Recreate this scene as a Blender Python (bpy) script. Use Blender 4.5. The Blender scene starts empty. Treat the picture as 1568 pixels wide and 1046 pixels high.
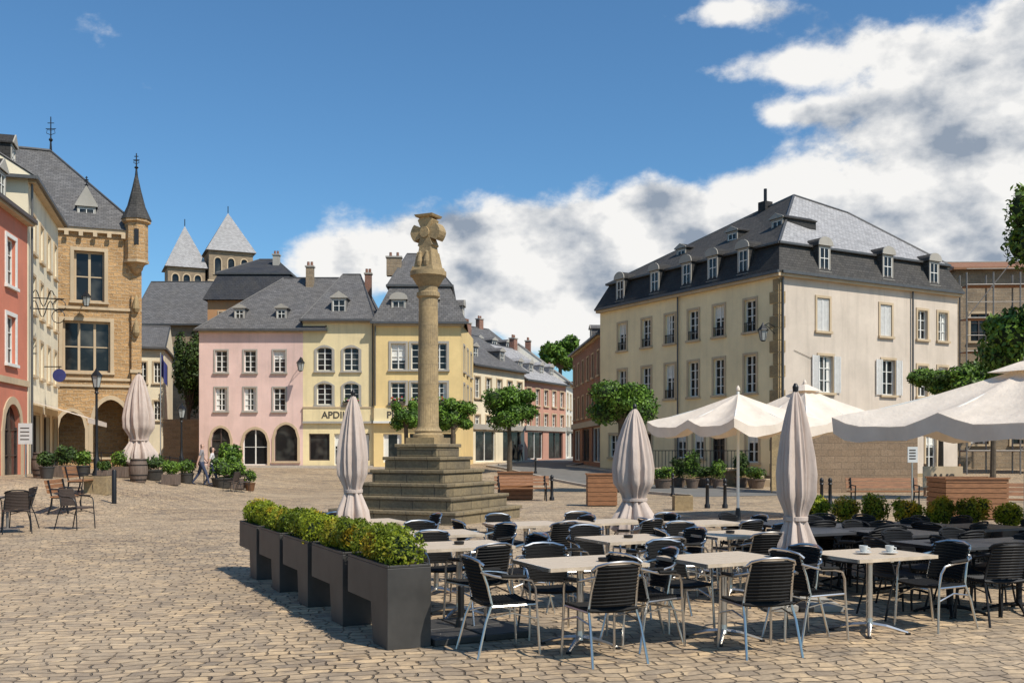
import bpy, bmesh, math, random
import numpy as np
from mathutils import Vector, Matrix
R=random.Random(7)
FPX=1524.0; CX=784.0; HY=688.0; EYE=1.68
sc=bpy.context.scene
def sstep(t):
    t=max(0.0,min(1.0,t)); return t*t*(3-2*t)
def G(x,y):
    A=sstep((-x-9)/8)*sstep((y-22)/12)
    B=sstep((y-44)/22)
    z=-0.005*min(max(y,-20),66)+0.85*(1-(1-A)*(1-B))
    if y>66: z+=0.010*(y-66)
    return z
def X(px,d): return (px-CX)/FPX*d
def Zp(py,d): return EYE+(HY-py)/FPX*d
# ------------------------------------------------------------ materials
def newmat(name):
    m=bpy.data.materials.new(name); m.use_nodes=True
    nt=m.node_tree; b=nt.nodes["Principled BSDF"]
    return m,nt,b
def lk(nt,a,b): nt.links.new(a,b)
def node(nt,t,**kw):
    n=nt.nodes.new(t)
    for k,v in kw.items(): setattr(n,k,v)
    return n
def mixc(nt,fac,a,b,mode='MIX'):
    n=nt.nodes.new("ShaderNodeMix"); n.data_type='RGBA'; n.blend_type=mode
    for s,v in ((n.inputs[0],fac),(n.inputs[6],a),(n.inputs[7],b)):
        if isinstance(v,bpy.types.NodeSocket): nt.links.new(v,s)
        else: s.default_value=(*v,1) if isinstance(v,(tuple,list)) and len(v)==3 else v
    return n.outputs[2]
def ramp(nt,src,p0,p1,c0=(0,0,0),c1=(1,1,1)):
    r=nt.nodes.new("ShaderNodeValToRGB"); e=r.color_ramp.elements
    e[0].position=p0;e[1].position=p1;e[0].color=(*c0,1);e[1].color=(*c1,1)
    nt.links.new(src,r.inputs[0]); return r.outputs[0]
def noise(nt,vec,scale,detail=4,rough=.55):
    n=nt.nodes.new("ShaderNodeTexNoise"); n.inputs['Scale'].default_value=scale
    n.inputs['Detail'].default_value=detail; n.inputs['Roughness'].default_value=rough
    if vec is not None: nt.links.new(vec,n.inputs['Vector'])
    return n.outputs[0]
def mapping(nt,vec,scale=(1,1,1),rot=(0,0,0)):
    n=nt.nodes.new("ShaderNodeMapping"); n.inputs['Scale'].default_value=scale; n.inputs['Rotation'].default_value=rot
    nt.links.new(vec,n.inputs['Vector']); return n.outputs[0]
def bump(nt,b,h,strength,dist):
    n=nt.nodes.new("ShaderNodeBump"); n.inputs['Strength'].default_value=strength; n.inputs['Distance'].default_value=dist
    nt.links.new(h,n.inputs['Height']); nt.links.new(n.outputs[0],b.inputs['Normal'])
def sc3(c,k): return tuple(min(1,x*k) for x in c)
def plaster(name,c,rough=.9,dirt=.25):
    m,nt,b=newmat(name); ge=node(nt,"ShaderNodeNewGeometry")
    pos=ge.outputs['Position']
    n1=noise(nt,pos,.5,4,.65); col=mixc(nt,ramp(nt,n1,.3,.7),sc3(c,.84),sc3(c,1.06))
    st=noise(nt,mapping(nt,pos,(1.6,1.6,.12)),1.5,4,.65)
    col=mixc(nt,ramp(nt,st,.48,.75),col,mixc(nt,dirt,col,(.25,.21,.16)))
    n3=noise(nt,pos,9,3,.6)
    col=mixc(nt,mixc(nt,.25,(0,0,0),n3),col,sc3(c,.68))
    lk(nt,col,b.inputs['Base Color']); b.inputs['Roughness'].default_value=rough; b.inputs['Specular IOR Level'].default_value=.2
    bump(nt,b,noise(nt,pos,26,1),.25,.01); return m
def blocks(name,c1,c2,mortar,bw,rh,ms=.02,rough=.9,bs=.5,bd=.02,off=.5,warp=0.03,weather=.4,spec=.2):
    m,nt,b=newmat(name); tc=node(nt,"ShaderNodeTexCoord"); ge=node(nt,"ShaderNodeNewGeometry"); pos=ge.outputs['Position']
    uv=tc.outputs['UV']; vec=uv
    if warp>.015:
        nn=node(nt,"ShaderNodeTexNoise"); nn.inputs['Scale'].default_value=2.5; nn.inputs['Detail'].default_value=1; lk(nt,uv,nn.inputs['Vector'])
        va=node(nt,"ShaderNodeVectorMath",operation='MULTIPLY_ADD'); lk(nt,nn.outputs['Color'],va.inputs[0]); va.inputs[1].default_value=(warp,)*3; lk(nt,uv,va.inputs[2]); vec=va.outputs[0]
    br=node(nt,"ShaderNodeTexBrick"); lk(nt,vec,br.inputs['Vector'])
    br.offset=off
    br.inputs['Color1'].default_value=(*c1,1);br.inputs['Color2'].default_value=(*c2,1);br.inputs['Mortar'].default_value=(*mortar,1)
    br.inputs['Scale'].default_value=1;br.inputs['Brick Width'].default_value=bw;br.inputs['Row Height'].default_value=rh
    br.inputs['Mortar Size'].default_value=ms;br.inputs['Mortar Smooth'].default_value=.3;br.inputs['Bias'].default_value=0
    n1=noise(nt,pos,.8,4,.7)
    col=mixc(nt,ramp(nt,n1,.35,.7),br.outputs[0],mixc(nt,weather,br.outputs[0],(.12,.105,.085)))
    n2=noise(nt,pos,14,2,.7); col=mixc(nt,.5,col,ramp(nt,n2,.3,.7,(.4,.4,.4),(1,1,1)),'MULTIPLY')
    lk(nt,col,b.inputs['Base Color']); b.inputs['Roughness'].default_value=rough; b.inputs['Specular IOR Level'].default_value=spec
    inv=node(nt,"ShaderNodeMath",operation='MULTIPLY_ADD'); lk(nt,br.outputs['Fac'],inv.inputs[0]); inv.inputs[1].default_value=-1; lk(nt,n2,inv.inputs[2])
    bump(nt,b,inv.outputs[0],bs,bd); return m
def simple(name,c,rough=.6,metal=0,var=.15,scale=6,bmp=0.0,stretch=(1,1,1),spec=.5):
    m,nt,b=newmat(name); tc=node(nt,"ShaderNodeTexCoord")
    v=mapping(nt,tc.outputs['Object'],stretch); n1=noise(nt,v,scale,3,.6)
    col=mixc(nt,ramp(nt,n1,.3,.7),sc3(c,1-var),sc3(c,1+var)); lk(nt,col,b.inputs['Base Color'])
    b.inputs['Roughness'].default_value=rough;b.inputs['Metallic'].default_value=metal
    b.inputs['Specular IOR Level'].default_value=spec
    if bmp: bump(nt,b,n1,bmp,.01)
    return m
def fabricmat(name,c):
    m,nt,b=newmat(name); tc=node(nt,"ShaderNodeTexCoord"); n1=noise(nt,tc.outputs['Object'],2.5,4,.65)
    col=mixc(nt,ramp(nt,n1,.3,.7),sc3(c,.86),sc3(c,1.05)); lk(nt,col,b.inputs['Base Color']); b.inputs['Roughness'].default_value=.95; b.inputs['Specular IOR Level'].default_value=.15
    bump(nt,b,noise(nt,mapping(nt,tc.outputs['Object'],(1,1,.4)),7,3,.6),.5,.03)
    tr=node(nt,"ShaderNodeBsdfTranslucent"); tr.inputs[0].default_value=(c[0]*.95,c[1]*.82,c[2]*.62,1); mx=node(nt,"ShaderNodeMixShader"); mx.inputs[0].default_value=.2
    lk(nt,b.outputs[0],mx.inputs[1]);lk(nt,tr.outputs[0],mx.inputs[2]);lk(nt,mx.outputs[0],nt.nodes['Material Output'].inputs[0]); return m
def leafmat(name,ca,cb,cc=None,tl=False):
    m,nt,b=newmat(name); ge=node(nt,"ShaderNodeNewGeometry")
    col=mixc(nt,ge.outputs['Random Per Island'],ca,cb)
    if cc:
        n1=noise(nt,ge.outputs['Position'],2.6,2,.5); col=mixc(nt,ramp(nt,n1,.54,.64),col,cc)
    n2=noise(nt,ge.outputs['Position'],1.3,2,.5); col=mixc(nt,ramp(nt,n2,.35,.6),sc3(ca,.8),col)
    lk(nt,col,b.inputs['Base Color']); b.inputs['Roughness'].default_value=.55; b.inputs['Specular IOR Level'].default_value=.3
    if tl:
        tr=node(nt,"ShaderNodeBsdfTranslucent"); lk(nt,col,tr.inputs[0]); mx=node(nt,"ShaderNodeMixShader"); mx.inputs[0].default_value=.28
        lk(nt,b.outputs[0],mx.inputs[1]);lk(nt,tr.outputs[0],mx.inputs[2]);lk(nt,mx.outputs[0],nt.nodes['Material Output'].inputs[0])
    return m
def glassmat(name,c=(.012,.013,.014)):
    m,nt,b=newmat(name); ge=node(nt,"ShaderNodeNewGeometry")
    n1=noise(nt,ge.outputs['Position'],.9,2); col=mixc(nt,ramp(nt,n1,.5,.72),c,(.07,.07,.062)); lk(nt,col,b.inputs['Base Color'])
    b.inputs['Roughness'].default_value=.1; b.inputs['Specular IOR Level'].default_value=.35
    bump(nt,b,noise(nt,ge.outputs['Position'],1.5,1),.08,.05); return m
M={}
M['pink']=plaster('pink_plaster',(.78,.55,.48)); M['yellow']=plaster('yellow_plaster',(.84,.69,.40)); M['yellow2']=plaster('yellow_plaster_deep',(.84,.62,.29))
M['cream']=plaster('cream_plaster',(.84,.73,.53)); M['white']=plaster('white_plaster',(.78,.73,.62)); M['red']=plaster('red_plaster',(.62,.22,.14))
M['bigL']=plaster('ochre_shade_lift_plaster',(.90,.73,.44),dirt=.15); M['bigR']=plaster('beige_plaster',(.64,.54,.44),dirt=.3)  # left facade colour lightened and warmed to offset the shade on it
M['salmon']=plaster('salmon_plaster',(.55,.29,.21)); M['orange']=plaster('orange_plaster',(.50,.27,.13))
M['rubble']=blocks('rubble_stone',(.70,.42,.19),(.46,.27,.12),(.58,.40,.23),.42,.2,.03,bs=.8,bd=.04,warp=.25,weather=.2)
M['brick']=blocks('brick_wall_mat',(.38,.15,.09),(.26,.11,.07),(.38,.3,.25),.22,.075,.01)
M['bwall']=blocks('brown_block',(.36,.25,.16),(.30,.205,.13),(.22,.16,.11),.6,.28,.010,weather=.35)
M['sandst']=blocks('sandstone',(.52,.37,.19),(.43,.305,.155),(.30,.22,.13),.9,.5,.005,bs=.3,weather=.6,warp=.02)
M['trim']=plaster('stone_trim',(.56,.43,.28),dirt=.4); M['gtrim']=plaster('grey_trim',(.40,.37,.32)); M['abbey']=blocks('abbey_stone',(.42,.31,.2),(.31,.23,.15),(.35,.28,.2),.5,.22,.02,warp=.1)
M['step']=blocks('step_stone',(.32,.245,.14),(.22,.17,.10),(.08,.065,.045),.95,.6,.012,bs=.5,weather=.7,warp=.03)
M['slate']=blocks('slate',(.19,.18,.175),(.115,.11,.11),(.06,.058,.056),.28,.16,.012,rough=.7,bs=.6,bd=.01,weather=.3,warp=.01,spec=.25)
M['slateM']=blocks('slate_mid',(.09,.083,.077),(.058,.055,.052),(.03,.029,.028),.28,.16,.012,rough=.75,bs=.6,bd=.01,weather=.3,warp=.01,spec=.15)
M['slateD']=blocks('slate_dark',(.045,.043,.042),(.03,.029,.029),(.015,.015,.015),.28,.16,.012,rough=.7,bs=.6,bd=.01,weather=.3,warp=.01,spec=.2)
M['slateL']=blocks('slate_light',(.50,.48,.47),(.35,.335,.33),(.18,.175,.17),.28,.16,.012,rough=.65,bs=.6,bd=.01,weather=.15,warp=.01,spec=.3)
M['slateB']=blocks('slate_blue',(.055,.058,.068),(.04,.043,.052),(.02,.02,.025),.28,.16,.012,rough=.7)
M['glass']=glassmat('window_glass'); M['wframe']=simple('white_frame_paint',(.72,.70,.64),.5,var=.06); M['dframe']=simple('dark_frame_paint',(.07,.05,.04),.5)
M['shutter']=simple('shutter_paint',(.68,.66,.62),.6,var=.08); M['zinc']=simple('zinc_gutter',(.12,.115,.11),.5,.6)
M['iron']=simple('black_iron',(.015,.015,.016),.45,.3); M['alu']=simple('aluminium_tube',(.60,.58,.55),.3,1,var=.05); M['steel']=simple('galvanised_steel',(.22,.2,.18),.6,.5)
M['weave']=simple('dark_weave',(.012,.011,.010),.75,bmp=.5,scale=70,spec=.25); M['resin']=simple('dark_resin',(.010,.010,.011),.6,spec=.3)
M['wicker']=simple('brown_wicker',(.075,.055,.045),.8,scale=50,bmp=.4,spec=.2)
M['tabletop']=simple('table_wood',(.54,.43,.31),.5,var=.2,scale=8,stretch=(1,14,1)); M['tabletopD']=simple('dark_table',(.05,.05,.052),.5)
M['planter']=simple('anthracite_planter',(.045,.041,.036),.55,var=.3,scale=3,bmp=.05); M['soil']=simple('soil',(.03,.02,.012),.95)
M['fabric']=fabricmat('parasol_fabric',(.66,.54,.46)); M['fabricW']=fabricmat('awning_fabric',(.84,.73,.61))
M['wood']=simple('bench_wood',(.27,.12,.05),.6,var=.35,scale=5,stretch=(1,1,10)); M['barrel']=simple('barrel_oak',(.14,.10,.075),.75,var=.3,stretch=(4,4,.5))
M['bark']=simple('tree_bark',(.10,.075,.05),.95,var=.3,bmp=.6); M['skin']=simple('skin',(.55,.33,.24),.6,var=.05); M['hair']=simple('hair',(.05,.03,.02),.7)
M['shirtA']=simple('shirt_light',(.55,.50,.48),.9,var=.3,scale=20); M['shirtB']=simple('shirt_grey',(.22,.2,.2),.9); M['jeans']=simple('jeans',(.04,.05,.09),.9); M['shoe']=simple('shoe',(.03,.02,.02),.6)
M['asphalt']=simple('asphalt',(.15,.14,.125),.9,var=.12,scale=2,bmp=.1); M['kerb']=simple('kerb_stone',(.44,.38,.31),.85); M['signblue']=simple('sign_blue',(.03,.035,.14),.6); M['signwhite']=simple('sign_white',(.6,.6,.57),.5,var=.05)
M['text']=simple('sign_lettering',(.06,.05,.04),.6); M['pavement']=plaster('pavement_slabs',(.50,.42,.31))
M['leafT']=leafmat('tree_leaf',(.05,.11,.012),(.17,.29,.03)); M['leafY']=leafmat('boxwood_leaf',(.14,.19,.012),(.38,.42,.025),(.50,.34,.025),tl=True); M['leafG']=leafmat('shrub_leaf',(.06,.12,.015),(.20,.31,.03)); M['leafD']=leafmat('ivy_leaf',(.03,.06,.01),(.08,.13,.02))
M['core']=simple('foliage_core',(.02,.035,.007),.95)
M['gold']=simple('copper',(.2,.1,.05),.5,.5); M['flower']=simple('flower_petals',(.55,.05,.06),.7)
def groundmat():
    m,nt,b=newmat('cobble_ground'); ge=node(nt,"ShaderNodeNewGeometry"); pos=ge.outputs['Position']
    mp=mapping(nt,pos,(1,1,0),(0,0,math.radians(-14)))
    nn=node(nt,"ShaderNodeTexNoise"); nn.inputs['Scale'].default_value=.9; nn.inputs['Detail'].default_value=1; lk(nt,mp,nn.inputs['Vector'])
    va=node(nt,"ShaderNodeVectorMath",operation='MULTIPLY_ADD'); lk(nt,nn.outputs['Color'],va.inputs[0]); va.inputs[1].default_value=(.38,.34,0); lk(nt,mp,va.inputs[2])
    n5=node(nt,"ShaderNodeTexNoise"); n5.inputs['Scale'].default_value=6; n5.inputs['Detail'].default_value=1; lk(nt,mp,n5.inputs['Vector'])
    vb=node(nt,"ShaderNodeVectorMath",operation='MULTIPLY_ADD'); lk(nt,n5.outputs['Color'],vb.inputs[0]); vb.inputs[1].default_value=(.12,.09,0); lk(nt,va.outputs[0],vb.inputs[2])
    br=node(nt,"ShaderNodeTexBrick"); lk(nt,vb.outputs[0],br.inputs['Vector']); br.squash=.75; br.squash_frequency=3
    br.inputs['Color1'].default_value=(.70,.51,.31,1);br.inputs['Color2'].default_value=(.36,.28,.20,1);br.inputs['Mortar'].default_value=(.13,.09,.055,1)
    br.inputs['Scale'].default_value=1;br.inputs['Brick Width'].default_value=.215;br.inputs['Row Height'].default_value=.142;br.inputs['Mortar Size'].default_value=.011;br.inputs['Mortar Smooth'].default_value=.7
    vo=node(nt,"ShaderNodeTexVoronoi"); vo.inputs['Scale'].default_value=5.5; lk(nt,vb.outputs[0],vo.inputs['Vector']); vs=node(nt,"ShaderNodeSeparateColor"); lk(nt,vo.outputs['Color'],vs.inputs[0])
    col=mixc(nt,.8,br.outputs[0],ramp(nt,vs.outputs[0],0.0,1.0,(.50,.50,.54),(1.0,.97,.90)),'MULTIPLY')
    n0=noise(nt,pos,.28,4,.7); n1=noise(nt,pos,5,2,.6); n2=noise(nt,pos,40,2,.6); n4=noise(nt,pos,1.1,4,.7)
    col=mixc(nt,ramp(nt,n0,.38,.66),col,mixc(nt,.5,col,(.72,.55,.36)))
    col=mixc(nt,ramp(nt,n4,.5,.72),col,mixc(nt,.45,col,(.18,.15,.12)))
    col=mixc(nt,.45,col,ramp(nt,n1,.25,.7,(.6,.57,.54),(1,1,1)),'MULTIPLY'); col=mixc(nt,.35,col,ramp(nt,n2,.3,.7,(.5,.5,.5),(1,1,1)),'MULTIPLY')
    lk(nt,col,b.inputs['Base Color']); b.inputs['Roughness'].default_value=.75; b.inputs['Specular IOR Level'].default_value=.35
    h=node(nt,"ShaderNodeMath",operation='MULTIPLY_ADD'); lk(nt,br.outputs['Fac'],h.inputs[0]); h.inputs[1].default_value=-1.1
    h2=node(nt,"ShaderNodeMath",operation='MULTIPLY_ADD'); lk(nt,vs.outputs[1],h2.inputs[0]); h2.inputs[1].default_value=.5; lk(nt,n1,h2.inputs[2]); lk(nt,h2.outputs[0],h.inputs[2])
    bump(nt,b,h.outputs[0],1.0,.035); return m
M['cobble']=groundmat()
# ------------------------------------------------------------ mesh builder
def link(o,parent=None):
    sc.collection.objects.link(o)
    if parent: o.parent=parent
    return o
def empty(name,loc=(0,0,0),rot=0):
    o=bpy.data.objects.new(name,None); o.empty_display_size=.2; o.location=loc; o.rotation_euler=(0,0,rot); sc.collection.objects.link(o); return o
class Fr:
    def __init__(s,x,y,ux,uy,z=0,flip=None):
        s.O=Vector((x,y,z)); u=Vector((ux,uy,0)).normalized(); s.U=u; s.N=Vector((u.y,-u.x,0))
        if flip is None:
            if s.N.dot(-Vector((x,y,0)))<0: s.N=-s.N
        elif flip: s.N=-s.N
        s.Z=Vector((0,0,1))
    def p(s,u,n,z): return s.O+s.U*u+s.N*n+s.Z*z
    def hit(s,px):
        k=(px-CX)/FPX; return (k*s.O.y-s.O.x)/(s.U.x-k*s.U.y)
    def z(s,u,py): return Zp(py,(s.O+s.U*u).y)
W0=Fr(0,0,1,0,flip=True)
W0.N=Vector((0,1,0))
class MB:
    def __init__(s): s.v=[];s.f=[];s.m=[];s.mats=[]
    def mi(s,mat):
        if isinstance(mat,str): mat=M[mat]
        if mat not in s.mats: s.mats.append(mat)
        return s.mats.index(mat)
    def face(s,pts,mat):
        i=len(s.v); s.v+= [tuple(p) for p in pts]; s.f.append(tuple(range(i,i+len(pts)))); s.m.append(s.mi(mat))
    def hexa(s,p,mat):
        i=len(s.v); s.v+=[tuple(q) for q in p]; k=s.mi(mat)
        for a in ((0,3,2,1),(4,5,6,7),(0,1,5,4),(1,2,6,5),(2,3,7,6),(3,0,4,7)): s.f.append(tuple(i+j for j in a)); s.m.append(k)
    def box(s,F,u0,u1,n0,n1,z0,z1,mat):
        s.hexa([F.p(u0,n0,z0),F.p(u1,n0,z0),F.p(u1,n1,z0),F.p(u0,n1,z0),F.p(u0,n0,z1),F.p(u1,n0,z1),F.p(u1,n1,z1),F.p(u0,n1,z1)],mat)
    def prism(s,A,B,mat):
        i=len(s.v); n=len(A); s.v+=[tuple(q) for q in A]+[tuple(q) for q in B]; k=s.mi(mat)
        s.f.append(tuple(range(i,i+n)));s.f.append(tuple(range(i+2*n-1,i+n-1,-1)));s.m+=[k,k]
        for j in range(n): s.f.append((i+j,i+(j+1)%n,i+n+(j+1)%n,i+n+j)); s.m.append(k)
    def lathe(s,c,prof,seg,mat,rot=0,mod=None):
        i=len(s.v);k=s.mi(mat)
        for j,(r,z) in enumerate(prof):
            for a in range(seg):
                t=rot+2*math.pi*a/seg; rr=r*(mod(t,j) if mod else 1)
                s.v.append((c[0]+rr*math.cos(t),c[1]+rr*math.sin(t),c[2]+z))
        for j in range(len(prof)-1):
            for a in range(seg):
                b=(a+1)%seg; s.f.append((i+j*seg+a,i+j*seg+b,i+(j+1)*seg+b,i+(j+1)*seg+a)); s.m.append(k)
        s.f.append(tuple(i+a for a in range(seg))[::-1]); s.f.append(tuple(i+(len(prof)-1)*seg+a for a in range(seg))); s.m+=[k,k]
    def tube(s,pts,r,mat,seg=6):
        pts=[Vector(p) for p in pts]; i=len(s.v);k=s.mi(mat); n=len(pts)
        rs=r if isinstance(r,(list,tuple)) else [r]*n
        pa=None
        for j,p in enumerate(pts):
            t=(pts[min(j+1,n-1)]-pts[max(j-1,0)]).normalized()
            if pa is None:
                ref=Vector((0,0,1)) if abs(t.z)<.9 else Vector((1,0,0)); a=t.cross(ref).normalized()
            else:
                a=pa-t*pa.dot(t)
                if a.length<1e-4: a=t.cross(Vector((0,1,0)))
                a.normalize()
            b=t.cross(a).normalized(); pa=a
            for q in range(seg):
                th=2*math.pi*q/seg; s.v.append(tuple(p+a*math.cos(th)*rs[j]+b*math.sin(th)*rs[j]))
        for j in range(n-1):
            for q in range(seg):
                w=(q+1)%seg; s.f.append((i+j*seg+q,i+j*seg+w,i+(j+1)*seg+w,i+(j+1)*seg+q)); s.m.append(k)
        s.f.append(tuple(i+q for q in range(seg))); s.f.append(tuple(i+(n-1)*seg+q for q in range(seg))); s.m+=[k,k]
    def mesh(s,name,smooth=False):
        me=bpy.data.meshes.new(name); me.from_pydata(s.v,[],s.f)
        for mt in s.mats: me.materials.append(mt)
        me.polygons.foreach_set('material_index',s.m)
        bm=bmesh.new(); bm.from_mesh(me); bmesh.ops.recalc_face_normals(bm,faces=bm.faces)
        uvl=bm.loops.layers.uv.new('UVMap')
        for f in bm.faces:
            n=f.normal
            if abs(n.z)>.97: t=Vector((1,0,0));b=Vector((0,1,0))
            else:
                t=Vector((-n.y,n.x,0)).normalized(); b=n.cross(t)
            for l in f.loops: l[uvl].uv=(l.vert.co.dot(t),l.vert.co.dot(b))
            if smooth: f.smooth=True
        bm.to_mesh(me); bm.free()
        if smooth:
            try: me.set_sharp_from_angle(angle=math.radians(40))
            except Exception: pass
        return me
    def build(s,name,parent=None,smooth=False,bevel=0,loc=None,rot=None):
        if not s.f: return None
        o=bpy.data.objects.new(name,s.mesh(name,smooth)); link(o,parent)
        if loc: o.location=loc
        if rot is not None: o.rotation_euler=(0,0,rot)
        if bevel:
            b=o.modifiers.new('bevel','BEVEL'); b.width=bevel; b.segments=2; b.limit_method='ANGLE'
        return o
# ------------------------------------------------------------ facades
def op(F,px,yt,yb,w,**k):
    u=F.hit(px); d=dict(u=u,v0=F.z(u,yb),v1=F.z(u,yt),w=w); d.update(k); return d
def facade(mb,mw,F,L,z0,z1,ops,wall,trim='trim',off=0.0,depth=.2):
    us={0.0,L};vs={z0,z1}
    for o in ops:
        o['u0']=o['u']-o['w']/2;o['u1']=o['u']+o['w']/2
        us|={o['u0'],o['u1']};vs|={o['v0'],o['v1']}
    us=sorted(x for x in us if 0<=x<=L);vs=sorted(x for x in vs if z0<=x<=z1)
    for a,b in zip(us,us[1:]):
        if b-a<1e-5: continue
        run=None
        for c,d in zip(vs,vs[1:]):
            if d-c<1e-5: continue
            cu=(a+b)/2;cv=(c+d)/2
            ins=any(o['u0']<cu<o['u1'] and o['v0']<cv<o['v1'] for o in ops)
            if ins:
                if run: mb.face([F.p(a,off,run[0]),F.p(b,off,run[0]),F.p(b,off,run[1]),F.p(a,off,run[1])],wall); run=None
            else: run=(run[0],d) if run else (c,d)
        if run: mb.face([F.p(a,off,run[0]),F.p(b,off,run[0]),F.p(b,off,run[1]),F.p(a,off,run[1])],wall)
    for o in ops: window(mb,mw,F,o,wall,trim,off,depth)
def window(mb,mw,F,o,wall,trim,off,dp):
    u0,u1,v0,v1=o['u0'],o['u1'],o['v0'],o['v1']; w=u1-u0;h=v1-v0; n1=off-dp
    arch=o.get('arch'); rm=o.get('reveal',wall)
    fm=o.get('frame','wframe'); tw=o.get('tw',.13); tm=o.get('trim',trim)
    if arch:
        rise=o.get('rise',.5*w if arch=='round' else .8*w); S=10; arc=[]
        for i in range(S+1):
            t=i/S; x=u0+w*t
            if arch=='round': z=v1-rise+rise*math.sqrt(max(0,1-(2*t-1)**2))
            elif arch=='seg': z=v1-rise+rise*(1-(2*t-1)**2)
            else:
                tt=min(t,1-t)*2; z=v1-rise+rise*math.sqrt(max(0,1-(1-tt)**1.7))**.9
            arc.append((x,z))
        for (xa,za),(xb,zb) in zip(arc,arc[1:]):
            mb.face([F.p(xa,off,za),F.p(xb,off,zb),F.p(xb,off,v1),F.p(xa,off,v1)],wall)
            mb.face([F.p(xa,off,za),F.p(xb,off,zb),F.p(xb,n1,zb),F.p(xa,n1,za)],rm)
            if tw: 
                cx=(u0+u1)/2; sz=v1-rise
                def outp(x,z):
                    dx=x-cx;dz=z-sz; l=math.hypot(dx,dz) or 1; return (x+dx/l*tw,z+max(dz/l,0)*tw)
                oa=outp(xa,za);ob=outp(xb,zb)
                mb.prism([F.p(xa,off+.003,za),F.p(xb,off+.003,zb),F.p(ob[0],off+.003,ob[1]),F.p(oa[0],off+.003,oa[1])],
                         [F.p(xa,off+.05,za),F.p(xb,off+.05,zb),F.p(ob[0],off+.05,ob[1]),F.p(oa[0],off+.05,oa[1])],tm)
        top=v1-rise
    else:
        top=v1; mb.face([F.p(u0,off,v1),F.p(u1,off,v1),F.p(u1,n1,v1),F.p(u0,n1,v1)],rm)
        if tw: mb.box(F,u0-tw,u1+tw,off+.003,off+.05,v1+.002,v1+tw,tm)
    mb.face([F.p(u0,off,v0),F.p(u0,off,top),F.p(u0,n1,top),F.p(u0,n1,v0)],rm)
    mb.face([F.p(u1,off,v0),F.p(u1,off,top),F.p(u1,n1,top),F.p(u1,n1,v0)],rm)
    mb.face([F.p(u0,off,v0),F.p(u1,off,v0),F.p(u1,n1,v0),F.p(u0,n1,v0)],rm)
    if tw:
        for a,b in ((u0-tw,u0-.002),(u1+.002,u1+tw)): mb.box(F,a,b,off+.003,off+.05,v0+.002,top,tm)
        if o.get('sill',True): mb.box(F,u0-tw-.04,u1+tw+.04,off+.004,off+.13,v0-.12,v0-.002,tm)
    if o.get('dark'):
        dd=o.get('deep',2.2)
        mb.box(F,u0-.3,u1+.3,n1-dd,n1-dd-.1,v0,v1+.2,o.get('back',wall)); return
    g=n1+.02
    mw.face([F.p(u0,g,v0),F.p(u1,g,v0),F.p(u1,g,v1),F.p(u0,g,v1)],o.get('pane','glass'))
    fw=o.get('fw',.06); a,b=g+.004,g+.06
    if o.get('closed'):
        for s0,s1 in ((u0+.02,(u0+u1)/2-.01),((u0+u1)/2+.01,u1-.02)):
            shutter(mw,F,s0,s1,v0+.02,v1-.02,off-.06,off-.02)
        return
    mw.box(F,u0,u0+fw,a,b,v0,v1,fm);mw.box(F,u1-fw,u1,a,b,v0,v1,fm)
    mw.box(F,u0+fw,u1-fw,a,b,v0,v0+fw,fm);mw.box(F,u0+fw,u1-fw,a,b,v1-fw,v1,fm)
    nv=o.get('nv',1);nh=o.get('nh',2)
    for i in range(nv):
        c=u0+w*(i+1)/(nv+1); mw.box(F,c-fw*.6,c+fw*.6,a,b+.01,v0+fw,v1-fw,fm)
    for i in range(nh):
        c=v0+h*(i+1)/(nh+1); mw.box(F,u0+fw,u1-fw,a+.002,b-.01,c-fw*.3,c+fw*.3,fm)
    hsh=int(abs(u0*37.7+v0*13.1)*10)%7
    if o.get('curtain') or (hsh in (1,4) and h<2.3 and not arch):   # drawn curtains / blinds in some rooms
        if hsh==4: mw.box(F,u0+fw,u0+fw+w*.22,g+.001,g+.003,v0+fw,v1-fw,'wframe'); mw.box(F,u1-fw-w*.2,u1-fw,g+.001,g+.003,v0+fw,v1-fw,'wframe')
        else: mw.box(F,u0+fw,u1-fw,g+.001,g+.003,v0+h*(.35 if o.get('curtain') else .6),v1-fw,'wframe')
    if o.get('shut'):
        sw=w*.48
        shutter(mw,F,u0-.05-sw,u0-.05,v0,v1,off+.06,off+.10); shutter(mw,F,u1+.05,u1+.05+sw,v0,v1,off+.06,off+.10)
    if o.get('rail'):
        for i in range(7):
            c=u0+w*(i+.5)/7; mw.box(F,c-.012,c+.012,off+.02,off+.045,v0,v0+.45,'iron')
        mw.box(F,u0,u1,off+.015,off+.05,v0+.45,v0+.49,'iron')
    if o.get('flowers'):
        mw.box(F,u0,u1,off+.14,off+.3,v0-.02,v0+.14,'bark')
        rr=random.Random(int(u0*97))
        for i in range(26):
            q=F.p(rr.uniform(u0,u1),off+rr.uniform(.1,.34),v0+rr.uniform(.12,.42)); mw.lathe(q,[(.01,-.05),(.06,0),(.01,.05)],5,'flower' if i%5==0 else 'leafG')
def shutter(mw,F,a,b,z0,z1,n0,n1):
    mw.box(F,a,a+.05,n0,n1,z0,z1,'shutter');mw.box(F,b-.05,b,n0,n1,z0,z1,'shutter')
    k=int((z1-z0)/.09); h=(z1-z0)/k
    for i in range(k):
        z=z0+i*h
        mw.hexa([F.p(a+.05,n0+.005,z),F.p(b-.05,n0+.005,z),F.p(b-.05,n0+.012,z),F.p(a+.05,n0+.012,z),
                 F.p(a+.05,n1-.015,z+h*.95),F.p(b-.05,n1-.015,z+h*.95),F.p(b-.05,n1-.005,z+h*.95),F.p(a+.05,n1-.005,z+h*.95)],'shutter')
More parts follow.
